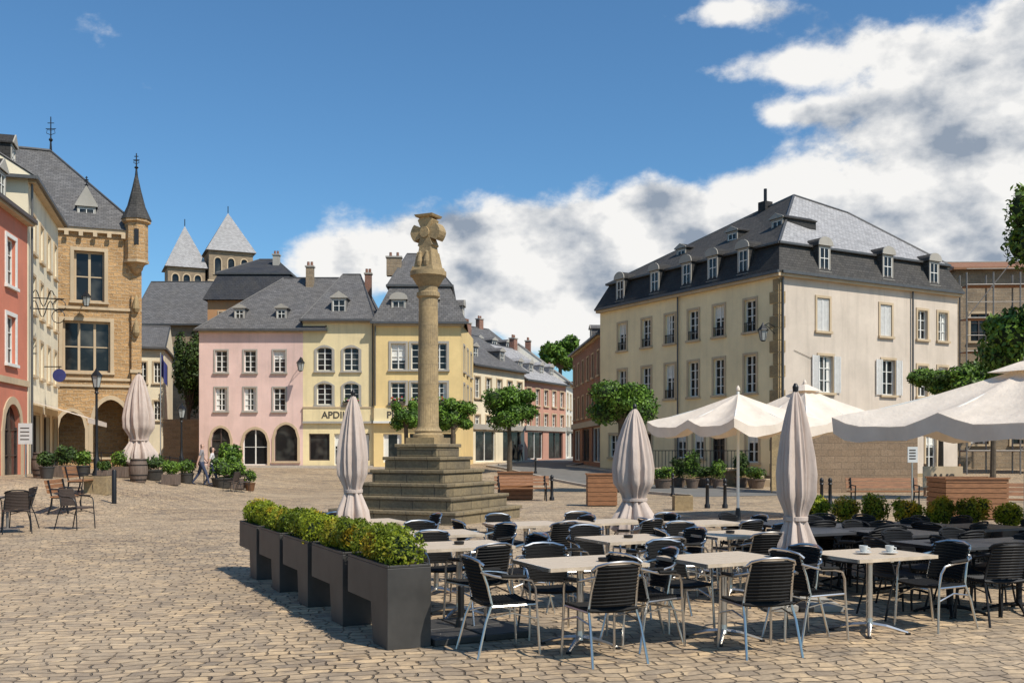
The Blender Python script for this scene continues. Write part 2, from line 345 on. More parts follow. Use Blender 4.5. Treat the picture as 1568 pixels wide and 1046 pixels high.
def body(mb,F,L,D,z0,z1,wall,left=True,right=True):
    mb.face([F.p(0,-D,z0),F.p(L,-D,z0),F.p(L,-D,z1),F.p(0,-D,z1)],wall)
    if left: mb.face([F.p(0,0,z0),F.p(0,-D,z0),F.p(0,-D,z1),F.p(0,0,z1)],wall)
    if right: mb.face([F.p(L,0,z0),F.p(L,-D,z0),F.p(L,-D,z1),F.p(L,0,z1)],wall)
def hip(mb,F,u0,u1,n0,n1,ze,zr,i0,i1,mat,mat2=None,gw=None,fascia='zinc'):
    nm=(n0+n1)/2; m2=mat2 or mat
    a,b,c,d=F.p(u0,n0,ze),F.p(u1,n0,ze),F.p(u1,n1,ze),F.p(u0,n1,ze); r0,r1=F.p(u0+i0,nm,zr),F.p(u1-i1,nm,zr)
    mb.face([a,b,r1,r0],mat);mb.face([c,d,r0,r1],mat)
    mb.face([b,c,r1],m2 if i1>0 else (gw or mat));mb.face([d,a,r0],m2 if i0>0 else (gw or mat))
    mb.face([a,d,c,b],mat)
    if fascia:
        mb.box(F,u0-.06,u1+.06,n0+.0,n0+.1,ze-.12,ze+.02,fascia)
        mb.box(F,u1+.0,u1+.09,n1,n0-.003,ze-.12,ze+.02,fascia); mb.box(F,u0-.09,u0,n1,n0-.003,ze-.12,ze+.02,fascia)
    mb.tube([r0,r1],.07,'zinc',5)
    for r,c2 in ((r0,a),(r1,b)): mb.tube([r,c2],.05,'zinc',4)
def mansard(mb,F,u0,u1,n0,n1,ze,zm,ins,mat,mat2=None):
    lo=[F.p(u0,n0,ze),F.p(u1,n0,ze),F.p(u1,n1,ze),F.p(u0,n1,ze)]
    i=ins if u1>u0 else -ins; s=-1 if n1<n0 else 1
    hi=[F.p(u0+i,n0+s*ins,zm),F.p(u1-i,n0+s*ins,zm),F.p(u1-i,n1-s*ins,zm),F.p(u0+i,n1-s*ins,zm)]
    ms=[mat,mat2 or mat,mat,mat2 or mat]
    for k in range(4): mb.face([lo[k],lo[(k+1)%4],hi[(k+1)%4],hi[k]],ms[k])
def dormer(mb,mw,F,u,n,z,w=.8,h=1.25,depth=2,roofm='slateD',side='slateD',ph=.35,curve=False):
    a,b=u-w/2,u+w/2
    mb.box(F,a,a+.09,n-.05,n,z,z+h,'gtrim');mb.box(F,b-.09,b,n-.05,n,z,z+h,'gtrim');mb.box(F,a+.09,b-.09,n-.05,n,z+h-.1,z+h,'gtrim');mb.box(F,a-.05,b+.05,n-.05,n+.06,z-.06,z-.002,'gtrim')
    mb.face([F.p(a,n-.05,z),F.p(a,n-depth,z),F.p(a,n-depth,z+h),F.p(a,n-.05,z+h)],side);mb.face([F.p(b,n-.05,z),F.p(b,n-depth,z),F.p(b,n-depth,z+h),F.p(b,n-.05,z+h)],side)
    mw.face([F.p(a+.09,n-.06,z),F.p(b-.09,n-.06,z),F.p(b-.09,n-.06,z+h),F.p(a+.09,n-.06,z+h)],'glass')
    fm='wframe'; g0,g1=n-.055,n-.02
    for x in (a+.09,u-.02,b-.13): mw.box(F,x,x+.04,g0,g1,z,z+h-.1,fm)
    for zz in (z,z+h*.5,z+h-.15): mw.box(F,a+.13,b-.13,g0+.002,g1-.004,zz,zz+.04,fm)
    o=.1; N1=n+.1;N2=n-depth
    if curve: loop=[(a-o,z+h-.02)]+[(u+(w/2+o)*math.cos(math.pi*(1-t/8)),z+h+.05+ph*math.sin(math.pi*t/8)) for t in range(9)]+[(b+o,z+h-.02)]
    else: loop=[(a-o,z+h),(a-o,z+h+.06),(u,z+h+ph),(b+o,z+h+.06),(b+o,z+h)]
    mb.prism([F.p(x,N1-.06,y) for x,y in loop],[F.p(x,N2,y) for x,y in loop],roofm)
    mb.prism([F.p(u+(x-u)*1.03,N1-.055,y+.01) for x,y in loop],[F.p(u+(x-u)*1.03,N1,y+.01) for x,y in loop],'gtrim')
def chimney(mb,F,u,n,z0,z1,w=.7,d=.5,mat='brick'):
    mb.box(F,u-w/2,u+w/2,n-d/2,n+d/2,z0,z1,mat);mb.box(F,u-w/2-.06,u+w/2+.06,n-d/2-.06,n+d/2+.06,z1+.002,z1+.1,'gtrim')
    for k in (-.2,.2): 
        p=F.p(u+k*w*1.2,n,z1+.1); mb.lathe(p,[(.1,0),(.09,.3)],8,'brick')
def downpipe(mb,F,u,n,z0,z1): mb.tube([F.p(u,n,z0),F.p(u,n,z1)],.05,'zinc',6)
def finish(name,mb,mw,extra=()):
    r=empty(name); mb.build('walls_and_roof',r); mw.build('windows_and_doors',r); return r
# ------------------------------------------------------------ foliage
def leaves(name,clumps,mat,size,parent=None,core=True,seed=1,flat=.0):
    rg=np.random.default_rng(seed); V=[]
    for cx,cy,cz,rx,ry,rz,n in clumps:
        d=rg.normal(size=(n,3)); d/=np.linalg.norm(d,axis=1)[:,None]; rad=rg.uniform(.62,1.10,n)**.8
        p=d*rad[:,None]*np.array([rx,ry,rz])+np.array([cx,cy,cz])
        nr=d+rg.normal(size=(n,3))*.7; nr/=np.linalg.norm(nr,axis=1)[:,None]
        t=np.cross(nr,rg.normal(size=(n,3))); t/=np.linalg.norm(t,axis=1)[:,None]; b=np.cross(nr,t)
        s=size*rg.uniform(.6,1.35,n)[:,None]
        q=np.stack([p-t*s*.9,p-b*s*.45+nr*s*.1,p+t*s*.9,p+b*s*.45+nr*s*.1],1); V.append(q.reshape(-1,3))
    V=np.concatenate(V); nf=len(V)//4
    me=bpy.data.meshes.new(name); me.vertices.add(len(V)); me.vertices.foreach_set('co',V.ravel())
    me.loops.add(nf*4); me.loops.foreach_set('vertex_index',np.arange(nf*4,dtype=np.int32))
    me.polygons.add(nf); me.polygons.foreach_set('loop_start',np.arange(0,nf*4,4,dtype=np.int32)); me.polygons.foreach_set('loop_total',np.full(nf,4,dtype=np.int32))
    me.update(calc_edges=True); me.materials.append(M[mat]); o=bpy.data.objects.new(name,me); link(o,parent)
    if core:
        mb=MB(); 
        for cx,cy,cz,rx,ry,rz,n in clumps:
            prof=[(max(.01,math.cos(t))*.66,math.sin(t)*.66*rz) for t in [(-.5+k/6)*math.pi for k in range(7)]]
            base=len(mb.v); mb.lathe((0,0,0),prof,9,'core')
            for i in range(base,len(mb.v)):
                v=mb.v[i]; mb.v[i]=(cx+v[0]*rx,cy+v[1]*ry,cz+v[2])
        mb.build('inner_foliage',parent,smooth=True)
    return o
def tree(name,x,y,crown_z,rx,rz,n,size=.1,mat='leafT',trunk_r=.13,seed=1):
    z=G(x,y); e=empty(name,(x,y,z)); rr=random.Random(seed); mb=MB(); cz=crown_z-z
    mb.tube([(0,0,-.1),(.03,.02,cz*.4),(-.02,0,cz-rz*.7),(0,0,cz)],[trunk_r*1.25,trunk_r,trunk_r*.85,trunk_r*.4],'bark',8)
    cl=[]; K=15
    for i in range(K):
        a=rr.uniform(0,6.28); f=rr.uniform(.35,.78); h=rr.uniform(-.6,.68)
        c=(math.cos(a)*rx*f,math.sin(a)*rx*f,cz+h*rz); s=rr.uniform(.27,.46)
        cl.append((*c,rx*s,rx*s,rz*s*1.1,n//K)); 
        mb.tube([(0,0,cz-rz*.8),(c[0]*.5,c[1]*.5,(cz-rz*.6+c[2])/2),c],[trunk_r*.5,trunk_r*.3,.02],'bark',5)
    cl.append((0,0,cz,rx*.55,rx*.55,rz*.6,n//K))
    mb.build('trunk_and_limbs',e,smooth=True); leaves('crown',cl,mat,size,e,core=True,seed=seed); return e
def shrub(name,x,y,w,h,pot='barrel',mat='leafG',n=500,size=.07,ph=.45,seed=0,kind='pot',pr=.36):
    e=empty(name,(x,y,G(x,y))); mb=MB(); r=w*pr
    if kind=='pot': mb.lathe((0,0,0),[(r*.75,0),(r,ph*.9),(r*1.08,ph*.9),(r*1.08,ph),(r*.9,ph),(r*.9,ph-.04)],16,pot); mb.build('pot',e,smooth=True)
    else: mb.box(W0,-r,r,-r,r,0,ph,pot); mb.build('pot',e,bevel=.01)
    rr=random.Random(seed+int(x*10)); cl=[(0,0,ph+(h-ph)*.45,w*.4,w*.4,(h-ph)*.5,n//2)]
    for i in range(5):
        a=rr.uniform(0,6.28); cl.append((math.cos(a)*w*.25,math.sin(a)*w*.25,ph+(h-ph)*rr.uniform(.3,.8),w*.24,w*.24,(h-ph)*.28,n//8))
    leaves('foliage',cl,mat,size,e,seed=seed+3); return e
# ------------------------------------------------------------ GROUND
xs=sorted(set([-400,-250,-160,-100,-70]+[round(-50+i*1.0,2) for i in range(101)]+[70,100,160,250,400])); ys=sorted(set([-60,-40]+[round(-25+i*1.0,2) for i in range(136)]+[130,160,200,260,340,500,900]))
gv=[(x,y,G(x,y)) for y in ys for x in xs]; nx=len(xs)
gf=[(j*nx+i,j*nx+i+1,(j+1)*nx+i+1,(j+1)*nx+i) for j in range(len(ys)-1) for i in range(nx-1)]
me=bpy.data.meshes.new('ground'); me.from_pydata(gv,[],gf); me.materials.append(M['cobble']); 
for p in me.polygons: p.use_smooth=True
link(bpy.data.objects.new('ground',me))
def strip(name,ctr,w,mat,lift,kerb=False):
    mb=MB(); L=[]
    pts=[]
    for (a,b) in zip(ctr,ctr[1:]):
        n=max(1,int((Vector(b)-Vector(a)).length/1.0))
        for i in range(n): pts.append(Vector(a).lerp(Vector(b),i/n))
    pts.append(Vector(ctr[-1]))
    K=max(2,int(w)); rows=[]
    for i,p in enumerate(pts):
        t=(pts[min(i+1,len(pts)-1)]-pts[max(i-1,0)]).normalized(); s=Vector((t.y,-t.x)); 
        rows.append([p+s*(w*(k/K-.5)) for k in range(K+1)])
    for r0,r1 in zip(rows,rows[1:]):
        for k in range(K):
            q=[r0[k],r0[k+1],r1[k+1],r1[k]]; mb.face([(a.x,a.y,G(a.x,a.y)+lift) for a in q],mat)
        if kerb:
            for k,s in ((0,-1),(K,1)):
                a,b=r0[k],r1[k]; o=(r0[K]-r0[0]).normalized()*s*.14
                A=[(a.x,a.y,G(a.x,a.y)-.05),(b.x,b.y,G(b.x,b.y)-.05),(b.x+o.x,b.y+o.y,G(b.x,b.y)-.05),(a.x+o.x,a.y+o.y,G(a.x,a.y)-.05)]
                mb.hexa(A+[(v[0],v[1],v[2]+.05+.11) for v in A],'kerb')
    return mb.build(name)
strip('road',[(9.5,40),(3.2,58),(1.0,66),(4.8,86),(8.5,110),(10,150)],5.2,'asphalt',.01,True)
strip('pavement',[(-22,63.6),(-3.2,63.6)],2.4,'pavement',.012,True)
# ------------------------------------------------------------ BIG HOUSE (right)
dC=50.0; C=(X(1193,dC),dC); dl=Vector((-870,1524)).normalized(); dr=Vector((dl.y,-dl.x))
FL=Fr(C[0],C[1],dl.x,dl.y); FR=Fr(C[0],C[1],dr.x,dr.y)
LL=FL.hit(919); LR=FR.hit(1466)
mb,mw=MB(),MB(); zb=-1.0; ze=Zp(417,dC)
opsL=[]
for px in (953,990,1026,1062,1101,1149):
    u=FL.hit(px)
    opsL.append(dict(u=u,v0=Zp(505,50.9+0),v1=Zp(505,50.9)+1.65,w=.85,rail=True,nh=3,frame='wframe',trim='trim'))
    opsL.append(dict(u=u,v0=Zp(600,50.9),v1=Zp(600,50.9)+1.95,w=.85,rail=(px in (990,1026)),nh=3,frame='wframe'))
for px,w,v0,v1 in ((940,.9,1.2,2.6),(990,1.0,.4,2.6),(1043,.9,1.2,2.7),(1070,.9,1.2,2.7),(1100,1.1,.3,2.7),(1152,.9,1.0,2.7)):
    opsL.append(dict(u=FL.hit(px),v0=v0,v1=v1,w=w,nh=2,frame='wframe' if w<1 else 'dframe'))
z2=Zp(505,50.9); z1=Zp(600,50.9)
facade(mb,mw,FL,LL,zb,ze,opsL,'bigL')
opsR=[dict(u=FR.hit(1260),v0=z2,v1=z2+1.7,w=.9,closed=True),dict(u=FR.hit(1356),v0=z2,v1=z2+1.7,w=.9,closed=True),dict(u=FR.hit(1412),v0=z2,v1=z2+1.6,w=.8),dict(u=FR.hit(1443),v0=z2,v1=z2+1.6,w=.8),
 dict(u=FR.hit(1264),v0=z1,v1=z1+1.9,w=1.0,shut=True),dict(u=FR.hit(1360),v0=z1,v1=z1+1.9,w=1.0,shut=True),dict(u=FR.hit(1412),v0=z1,v1=z1+1.7,w=.8),dict(u=FR.hit(1443),v0=z1,v1=z1+1.7,w=.8),
 dict(u=FR.hit(1375),v0=.6,v1=2.6,w=.9),dict(u=FR.hit(1425),v0=.6,v1=2.6,w=.9)]
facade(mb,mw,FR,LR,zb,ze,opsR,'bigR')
P=lambda u,v,z: Vector((C[0],C[1],0))+Vector((dl.x,dl.y,0))*u+Vector((dr.x,dr.y,0))*v+Vector((0,0,z))
mb.face([P(LL,0,zb),P(LL,LR,zb),P(LL,LR,ze),P(LL,0,ze)],'bigL'); mb.face([P(0,LR,zb),P(LL,LR,zb),P(LL,LR,ze),P(0,LR,ze)],'bigR')
for k in range(16):
    z=ze-.9-k*.62; w=.62 if k%2 else .38
    if z>0: mb.box(FL,.0,w,.004,.06,z,z+.58,'sandst'); mb.box(FR,.0,w*.6,.004,.06,z,z+.58,'sandst')
mb.box(FL,-.25,LL+.1,.0,.28,ze-.22,ze,'trim');mb.box(FR,.0,LR+.1,.0,.28,ze-.22,ze,'trim')
mb.box(FL,-.3,LL+.1,.28,.4,ze-.08,ze+.06,'zinc');mb.box(FR,-.1,LR+.1,.28,.4,ze-.08,ze+.06,'zinc')
mb.box(FL,.0,LL,.004,.06,zb,.35,'sandst'); mb.box(FR,.0,LR,.004,.06,zb,.35,'sandst')
o=.3; ins=.75; zm=ze+1.6
lo=[P(-o,-o,ze),P(LL+o,-o,ze),P(LL+o,LR+o,ze),P(-o,LR+o,ze)]; hi=[P(-o+ins,-o+ins,zm),P(LL+o-ins,-o+ins,zm),P(LL+o-ins,LR+o-ins,zm),P(-o+ins,LR+o-ins,zm)]
ml=['slateD','slateD','slateD','slateM']  # sun-side slope in paler slate, shaded sides darker: light put into the colour
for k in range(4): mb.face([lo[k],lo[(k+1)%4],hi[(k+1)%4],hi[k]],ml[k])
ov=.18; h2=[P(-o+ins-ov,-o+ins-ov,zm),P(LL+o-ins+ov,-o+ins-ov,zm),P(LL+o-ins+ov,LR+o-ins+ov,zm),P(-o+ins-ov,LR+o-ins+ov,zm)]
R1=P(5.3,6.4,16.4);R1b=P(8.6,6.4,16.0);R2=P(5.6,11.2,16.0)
mb.face([h2[0],h2[1],R1b,R1],'slateM');mb.face([h2[1],h2[2],R1b],'slateM');mb.face([h2[0],R1,R2,h2[3]],'slateL');mb.face([h2[3],R2,h2[2]],'slateL');mb.face([R1,R1b,h2[2]],'slate');mb.face([R1,h2[2],R2],'slate')  # shaded left slopes darker, sunlit right slopes lighter: lighting put into slate colour
mb.face(h2,'slateD')
for k in range(4): mb.tube([h2[k],h2[(k+1)%4]],.09,'zinc',5)
for a,b in ((R1,h2[0]),(R1b,h2[1]),(R1,R2),(R1,R1b),(R2,h2[3])): mb.tube([a,b],.08,'zinc',5)
for px in (953,1006,1055,1095,1142): dormer(mb,mw,FL,FL.hit(px)+.1,.12,ze+.28,.82,1.35,1.2,curve=True,ph=.38,side='slateD')
for px in (1258,1355,1426): dormer(mb,mw,FR,FR.hit(px)+.1,.12,ze+.28,.82,1.35,1.2,curve=True,ph=.38,side='slateM',roofm='slateM')  # sun-side dormers in paler slate than the shaded ones, light painted in
for u,n,z in ((2.2,-2.6,13.15),(5.6,-2.5,13.1),(10.0,-2.4,12.9)): dormer(mb,mw,FL,u+.6,n,z,.85,.95,2.5,ph=.3,side='slateD')
dp=FL.p(7.6,-6.4,16.0); mb.tube([dp,dp+Vector((0,0,1.3))],.1,'iron',6); mb.box(FL,7.3,7.9,-6.7,-6.1,15.6,16.5,'slateD')
downpipe(mb,FR,.15,.12,0,ze-.2); downpipe(mb,FR,FR.hit(1395),.12,0,ze-.2); downpipe(mb,FL,FL.hit(1040),.12,0,ze-.2)
mw.tube([FR.p(1.0,.03,6.7),FR.p(2.2,.03,6.35),FR.p(3.0,.03,6.2)],.012,'iron',4)
for u in (4.0,8.6): mb.box(FR,u,u+.08,.004,.04,6.0,6.5,'iron')
big=finish('town_mansion',mb,mw)
# ------------------------------------------------------------ boundary wall + terrace
mb=MB(); Fw=Fr(X(1183,43),43,.995,.10)
Lw=Fw.hit(1405); mb.box(Fw,0,Lw,-.3,0,-.5,2.62,'bwall'); mb.box(Fw,-.05,Lw+.05,-.36,.06,2.622,2.72,'trim')
mb.box(Fw,-.06,.3,.004,.06,-.5,2.62,'sandst'); mb.build('garden_wall')
mb=MB(); Ft=Fr(X(1000,50),50,.93,-.25); Lt=Ft.hit(1150)
mb.box(Ft,0,Lt,-3,0,-.5,.62,'sandst'); mb.box(Ft,-.05,Lt+.05,-3,.07,.622,.72,'trim')
for k in range(5): mb.box(Ft,Lt+.01+k*.3,Lt+.3+k*.3-.01,-2.0,-.2,-.5,.62-(k+1)*.14,'trim')
for k in range(28): u=.1+k*(Lt-.2)/27; mb.box(Ft,u-.015,u+.015,-.1,-.07,.72,1.6,'iron')
mb.box(Ft,0,Lt,-.11,-.06,1.6,1.64,'iron'); mb.build('terrace_steps')
for i,px in enumerate((1015,1040,1060,1080,1100,1135,1158)):
    shrub('potted_shrub',X(px,47.5+i%2),47.5+i%2,.9+.3*(i%3==0),1.0+.4*(i%3),'barrel','leafD' if i%2 else 'leafG',600,.07,seed=i)
# ------------------------------------------------------------ PINK / YELLOW ROW
D0=65.0
def xz(px): return X(px,D0)
zg=.3
F=Fr(xz(305),D0,1,0); L=xz(464)-xz(305)
mb,mw=MB(),MB(); e=Zp(505,D0); ops=[]
for px in (339,383,428):
    for yt,yb in ((537,570),(594,629)): ops.append(op(F,px,yt,yb,.78,trim='gtrim',nh=3,tw=.1))
ops.append(op(F,338,655,712,1.25,arch='pointed',frame='dframe',rise=.8,tw=.16,pane='glass')); ops.append(op(F,391,657,712,1.6,arch='pointed',rise=.9,tw=.16,nh=1)); ops.append(op(F,438,650,706,1.5,arch='pointed',rise=.9,tw=.16,frame='dframe',nh=0,nv=0))
facade(mb,mw,F,L,zg-1,e,ops,'pink'); body(mb,F,L,10,zg-1,e,'pink')
mb.box(F,0,L-.01,.003,.18,e-.2,e-.001,'trim')
hip(mb,F,-.2,L+1.5,.3,-10.2,e,13.7,4.6,0,'slate',fascia='zinc',gw='slate')
dormer(mb,mw,F,F.hit(362),-.75,e+.75,.7,.75,1.5,ph=.3,roofm='slate',side='slate');dormer(mb,mw,F,F.hit(427),-.75,e+.75,.7,.75,1.5,ph=.3,roofm='slate',side='slate')
chimney(mb,F,F.hit(455),-4.2,12,14.3,.5,.5,'abbey'); finish('pink_house',mb,mw)
def text(s,F,u,n,z,size,parent,mat='text',bold=.01):
    cu=bpy.data.curves.new('lettering','FONT'); cu.body=s; cu.size=size; cu.extrude=.01; cu.offset=bold; cu.align_x='CENTER'
    o=bpy.data.objects.new('lettering',cu); link(o,parent); o.data.materials.append(M[mat])
    X3=F.U; Z3=F.N
    if X3.cross(Vector((0,0,1))).dot(Z3)<0: X3=-X3
    m=Matrix((X3,Vector((0,0,1)),Z3)).transposed().to_4x4(); m.translation=F.p(u,n,z); o.matrix_world=m; return o
F=Fr(xz(464),D0,1,0); L=xz(573)-xz(464); mb,mw=MB(),MB(); e=Zp(490,D0); ops=[]
for px in (497,538):
    for yt,yb in ((532,568),(587,620)): ops.append(op(F,px,yt,yb,1.0,arch='seg',rise=.15,trim='gtrim',nh=3,tw=.16,flowers=(px==538 and yb==620)))
ops+= [op(F,489,664,705,1.35,tw=.0,nh=0,nv=0,fw=.08,frame='dframe',sill=False),op(F,523,664,712,.95,tw=0,nh=1,nv=0,frame='wframe'),op(F,553,664,705,1.1,tw=.0,nh=0,nv=0,frame='dframe')]
facade(mb,mw,F,L,zg-1,e,ops,'yellow'); body(mb,F,L,9.5,zg-1,e,'yellow')
mb.box(F,0,L-.005,.003,.2,e-.22,e-.001,'trim'); zs=Zp(645,D0); mb.box(F,.02,L-.02,.003,.12,zs,zs+.85,'yellow');mb.box(F,.0,L,.004,.2,zs-.14,zs-.003,'gtrim'); mb.box(F,.0,L,.004,.16,zs+.853,zs+.95,'trim')
hip(mb,F,-.1,L+.1,.32,-9.7,e,13.9,1.9,1.7,'slate',fascia='zinc'); dormer(mb,mw,F,F.hit(517),-.5,e+.45,.95,1.05,1.8,ph=.45,roofm='slate',side='slate')
downpipe(mb,F,L-.08,.1,zs+1,e-.2)
r=finish('pharmacy_house',mb,mw); text('APDIKT',F,F.hit(518),.13,zs+.2,.62,r)
F=Fr(xz(573)+.005,D0-.25,1,0.03); L=F.hit(706); mb,mw=MB(),MB(); e=Zp(495,D0); ops=[]
for px in (610,641,673): ops+= [op(F,px,526,566,.95,trim='gtrim',tw=.15,nh=3,curtain=(px==610)),op(F,px,586,618,.95,trim='gtrim',tw=.15,nh=3,flowers=True)]
ops+= [op(F,601,664,708,1.2,tw=.0,nh=0,nv=0,frame='wframe'),op(F,645,664,708,1.5,tw=.0,nh=0,nv=1,frame='dframe'),op(F,685,664,708,1.1,tw=.0,nh=0,nv=0,frame='dframe')]
facade(mb,mw,F,L,zg-1,e,ops,'yellow2'); body(mb,F,L,9.5,zg-1,e,'yellow2',right=False)
rx=F.p(L,0,0); F2=Fr(rx.x,rx.y,.045,1,flip=False); F2.N=Vector((F2.U.y,-F2.U.x,0)); ops2=[]
for u in (2,4.6,7.4): ops2+= [dict(u=u,v0=Zp(566,D0),v1=Zp(526,D0),w=.9,tw=.14,trim='gtrim'),dict(u=u,v0=Zp(618,D0),v1=Zp(586,D0),w=.9,tw=.14,trim='gtrim')]
facade(mb,mw,F2,9.5,zg-1,e,ops2,'yellow2')
mb.box(F,0,L+.2,.003,.22,e-.22,e-.001,'trim'); zs=Zp(645,D0); mb.box(F,.02,L-.02,.003,.12,zs,zs+.85,'yellow');mb.box(F,.0,L,.004,.35,zs-.14,zs-.003,'wframe')
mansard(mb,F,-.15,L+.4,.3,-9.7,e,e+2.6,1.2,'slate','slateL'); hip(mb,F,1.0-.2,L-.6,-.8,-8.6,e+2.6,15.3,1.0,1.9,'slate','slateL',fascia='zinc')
mb.box(F,-.2,L+.5,.3,.42,e-.1,e+.05,'zinc')
for px in (610,660): dormer(mb,mw,F,F.hit(px),-.15,e+.3,.95,1.25,1.6,ph=.4,curve=True,roofm='slate',side='slate')
dormer(mb,mw,F2,3,-.1,e+.3,.95,1.2,1.6,ph=.4,curve=True,roofm='slate',side='slate')
chimney(mb,F,F.hit(597),-3.2,13.5,Zp(396,68),1.0,.6,'abbey'); chimney(mb,F,F.hit(552),-4.5,12,Zp(420,69),.45,.45); downpipe(mb,F,.1,.1,zs+1,e-.2)
r=finish('pharmacy_annex_house',mb,mw); text('PHARMACIE',F,F.hit(632),.13,zs+.2,.62,r)
# ------------------------------------------------------------ street houses
def rowhouse(name,pa,da,pb,db,eave,zr,wall,roofm,cols,rows,D=9,dorm=0,shop=True,i0=0,i1=0,dz=.9,ch=True):
    a=Vector((X(pa,da),da));b=Vector((X(pb,db),db)); F=Fr(a.x,a.y,b.x-a.x,b.y-a.y); L=(b-a).length; mb,mw=MB(),MB(); g=G(a.x,a.y)
    ops=[]
    for c in range(cols):
        u=L*(c+.5)/cols
        for v0,v1 in rows: ops.append(dict(u=u,v0=v0,v1=v1,w=min(.85,L/cols*.5),tw=.1,nh=2,shut=False))
    if shop:
        k=max(2,cols//2)
        for c in range(k): ops.append(dict(u=L*(c+.5)/k,v0=g+.15,v1=g+2.5,w=L/k*.72,tw=.0,nh=0,nv=1,frame='dframe' if c%2 else 'wframe'))
    facade(mb,mw,F,L,g-1,eave,ops,wall); body(mb,F,L,D,g-1,eave,wall)
    mb.box(F,.01,L-.01,.003,.15,eave-.18,eave-.001,'trim'); hip(mb,F,-.1,L+.1,.3,-D-.2,eave,zr,i0,i1,roofm,gw=wall)
    for k in range(dorm): dormer(mb,mw,F,L*(k+.5)/dorm,-dz,eave+dz*(zr-eave)/(D/2)*.85,.8,1.0,1.6,ph=.35,roofm=roofm,side=roofm)
    if ch: chimney(mb,F,L*.8,-D/2,zr-.6,zr+.9)
    if shop: mb.box(F,.05,L-.05,.004,.14,g+2.6,g+3.0,'gtrim')
    return finish(name,mb,mw)
rowhouse('cream_row_house',722,75,803,83,8.1,11.3,'cream','slate',5,[(5.6,7.2),(3.3,4.3)],dorm=2,i0=1.5)
rowhouse('salmon_row_house',803,84,866,92,7.6,11.0,'salmon','slateL',5,[(5.5,6.9),(3.7,4.8)],dorm=4)
rowhouse('white_row_house',866.5,92,880,100,7.9,11.5,'white','slate',3,[(5.5,6.9),(3.7,4.8)],dorm=0)
rowhouse('far_row_house',860,118,900,128,8.4,11.5,'cream','slateD',5,[(5.5,6.9),(3.7,4.8)],dorm=2)
rowhouse('brick_town_house',877,80,921,64.5,9.2,12.6,'brick','slate',6,[(6.6,8.2),(4.0,5.6)],D=8,dorm=2,i0=1.2)
rowhouse('back_row_house',735,98,800,104,11.2,14.5,'white','slate',5,[(8.6,10.2)],dorm=3,shop=False)
# ------------------------------------------------------------ background left
mb,mw=MB(),MB(); F=Fr(X(318,80),80,1,0); L=X(452,80)-X(318,80); e=Zp(460,80)
facade(mb,mw,F,L,0,e,[op(F,345,478,488,1,tw=.1)],'orange'); body(mb,F,L,9,0,e,'orange'); mansard(mb,F,-.3,L+.3,.4,-9.4,e,Zp(420,81),1.0,'slateB'); hip(mb,F,.5,L-.5,-.5,-8.5,Zp(420,81)+.01,Zp(396,84),2.5,2,'slateB'); chimney(mb,F,F.hit(410),-3,15,Zp(392,83),.5,.6,'gtrim')
finish('orange_house',mb,mw)
mb,mw=MB(),MB(); F=Fr(X(205,86),86,1,0); L=X(328,86)-X(205,86); e=Zp(497,86)
facade(mb,mw,F,L,0,e,[dict(u=3.2,v0=8.5,v1=10.6,w=1.2,arch='round'),dict(u=5.7,v0=8.5,v1=10.6,w=1.2,arch='round')],'abbey'); body(mb,F,L,10,0,e,'abbey'); hip(mb,F,-.3,L+.3,.4,-10.4,e,Zp(432,91),0,0,'slate',gw='abbey')
finish('abbey_wing',mb,mw)
for nm,px,w,ye,ya,d in (('church_tower',299,5.6,414,346,130),('church_tower',369,6.8,391,326,132)):
    mb,mw=MB(),MB(); F=Fr(X(px,d)-w/2+.2,d-w/2,math.cos(.42),math.sin(.42)); ze_=Zp(ye,d); w2=w*.82
    ops=[dict(u=w2*k,v0=ze_-3.0,v1=ze_-.9,w=.8,arch='round',tw=.15,frame='dframe',nv=0,nh=0) for k in (.2,.5,.8)]
    facade(mb,mw,F,w2,5,ze_,ops,'abbey'); body(mb,F,w2,w2,5,ze_,'abbey')
    mb.box(F,-.15,w2+.15,-w2-.15,.15,ze_-4.0,ze_-3.8,'trim')
    ap=F.p(w2/2,-w2/2,Zp(ya,d)); cs=[F.p(-.4,.4,ze_),F.p(w2+.4,.4,ze_),F.p(w2+.4,-w2-.4,ze_),F.p(-.4,-w2-.4,ze_)]
    for k in range(4): mb.face([cs[k],cs[(k+1)%4],ap],'slateM' if k==3 else 'slateL')  # face turned from the sun gets darker slate: shade painted in
    mb.face(cs,'slate'); mb.tube([ap,ap+Vector((0,0,.9))],.06,'iron',5); finish(nm,mb,mw)
rowhouse('small_cream_house',208,72,252,72.5,Zp(532,72),Zp(500,76),'cream','slate',2,[(6.5,8.0),(3.8,5.2)],D=8,shop=False,ch=False)
mb=MB(); F=Fr(X(250,69),69,1,0); mb.box(F,0,X(306,69)-X(250,69),-.4,0,-.2,Zp(642,69),'abbey'); mb.build('stone_garden_wall')
tree('ivy_tree',X(289,71.5),71.5,Zp(580,71.5),1.35,3.4,4500,.13,'leafD',seed=4)
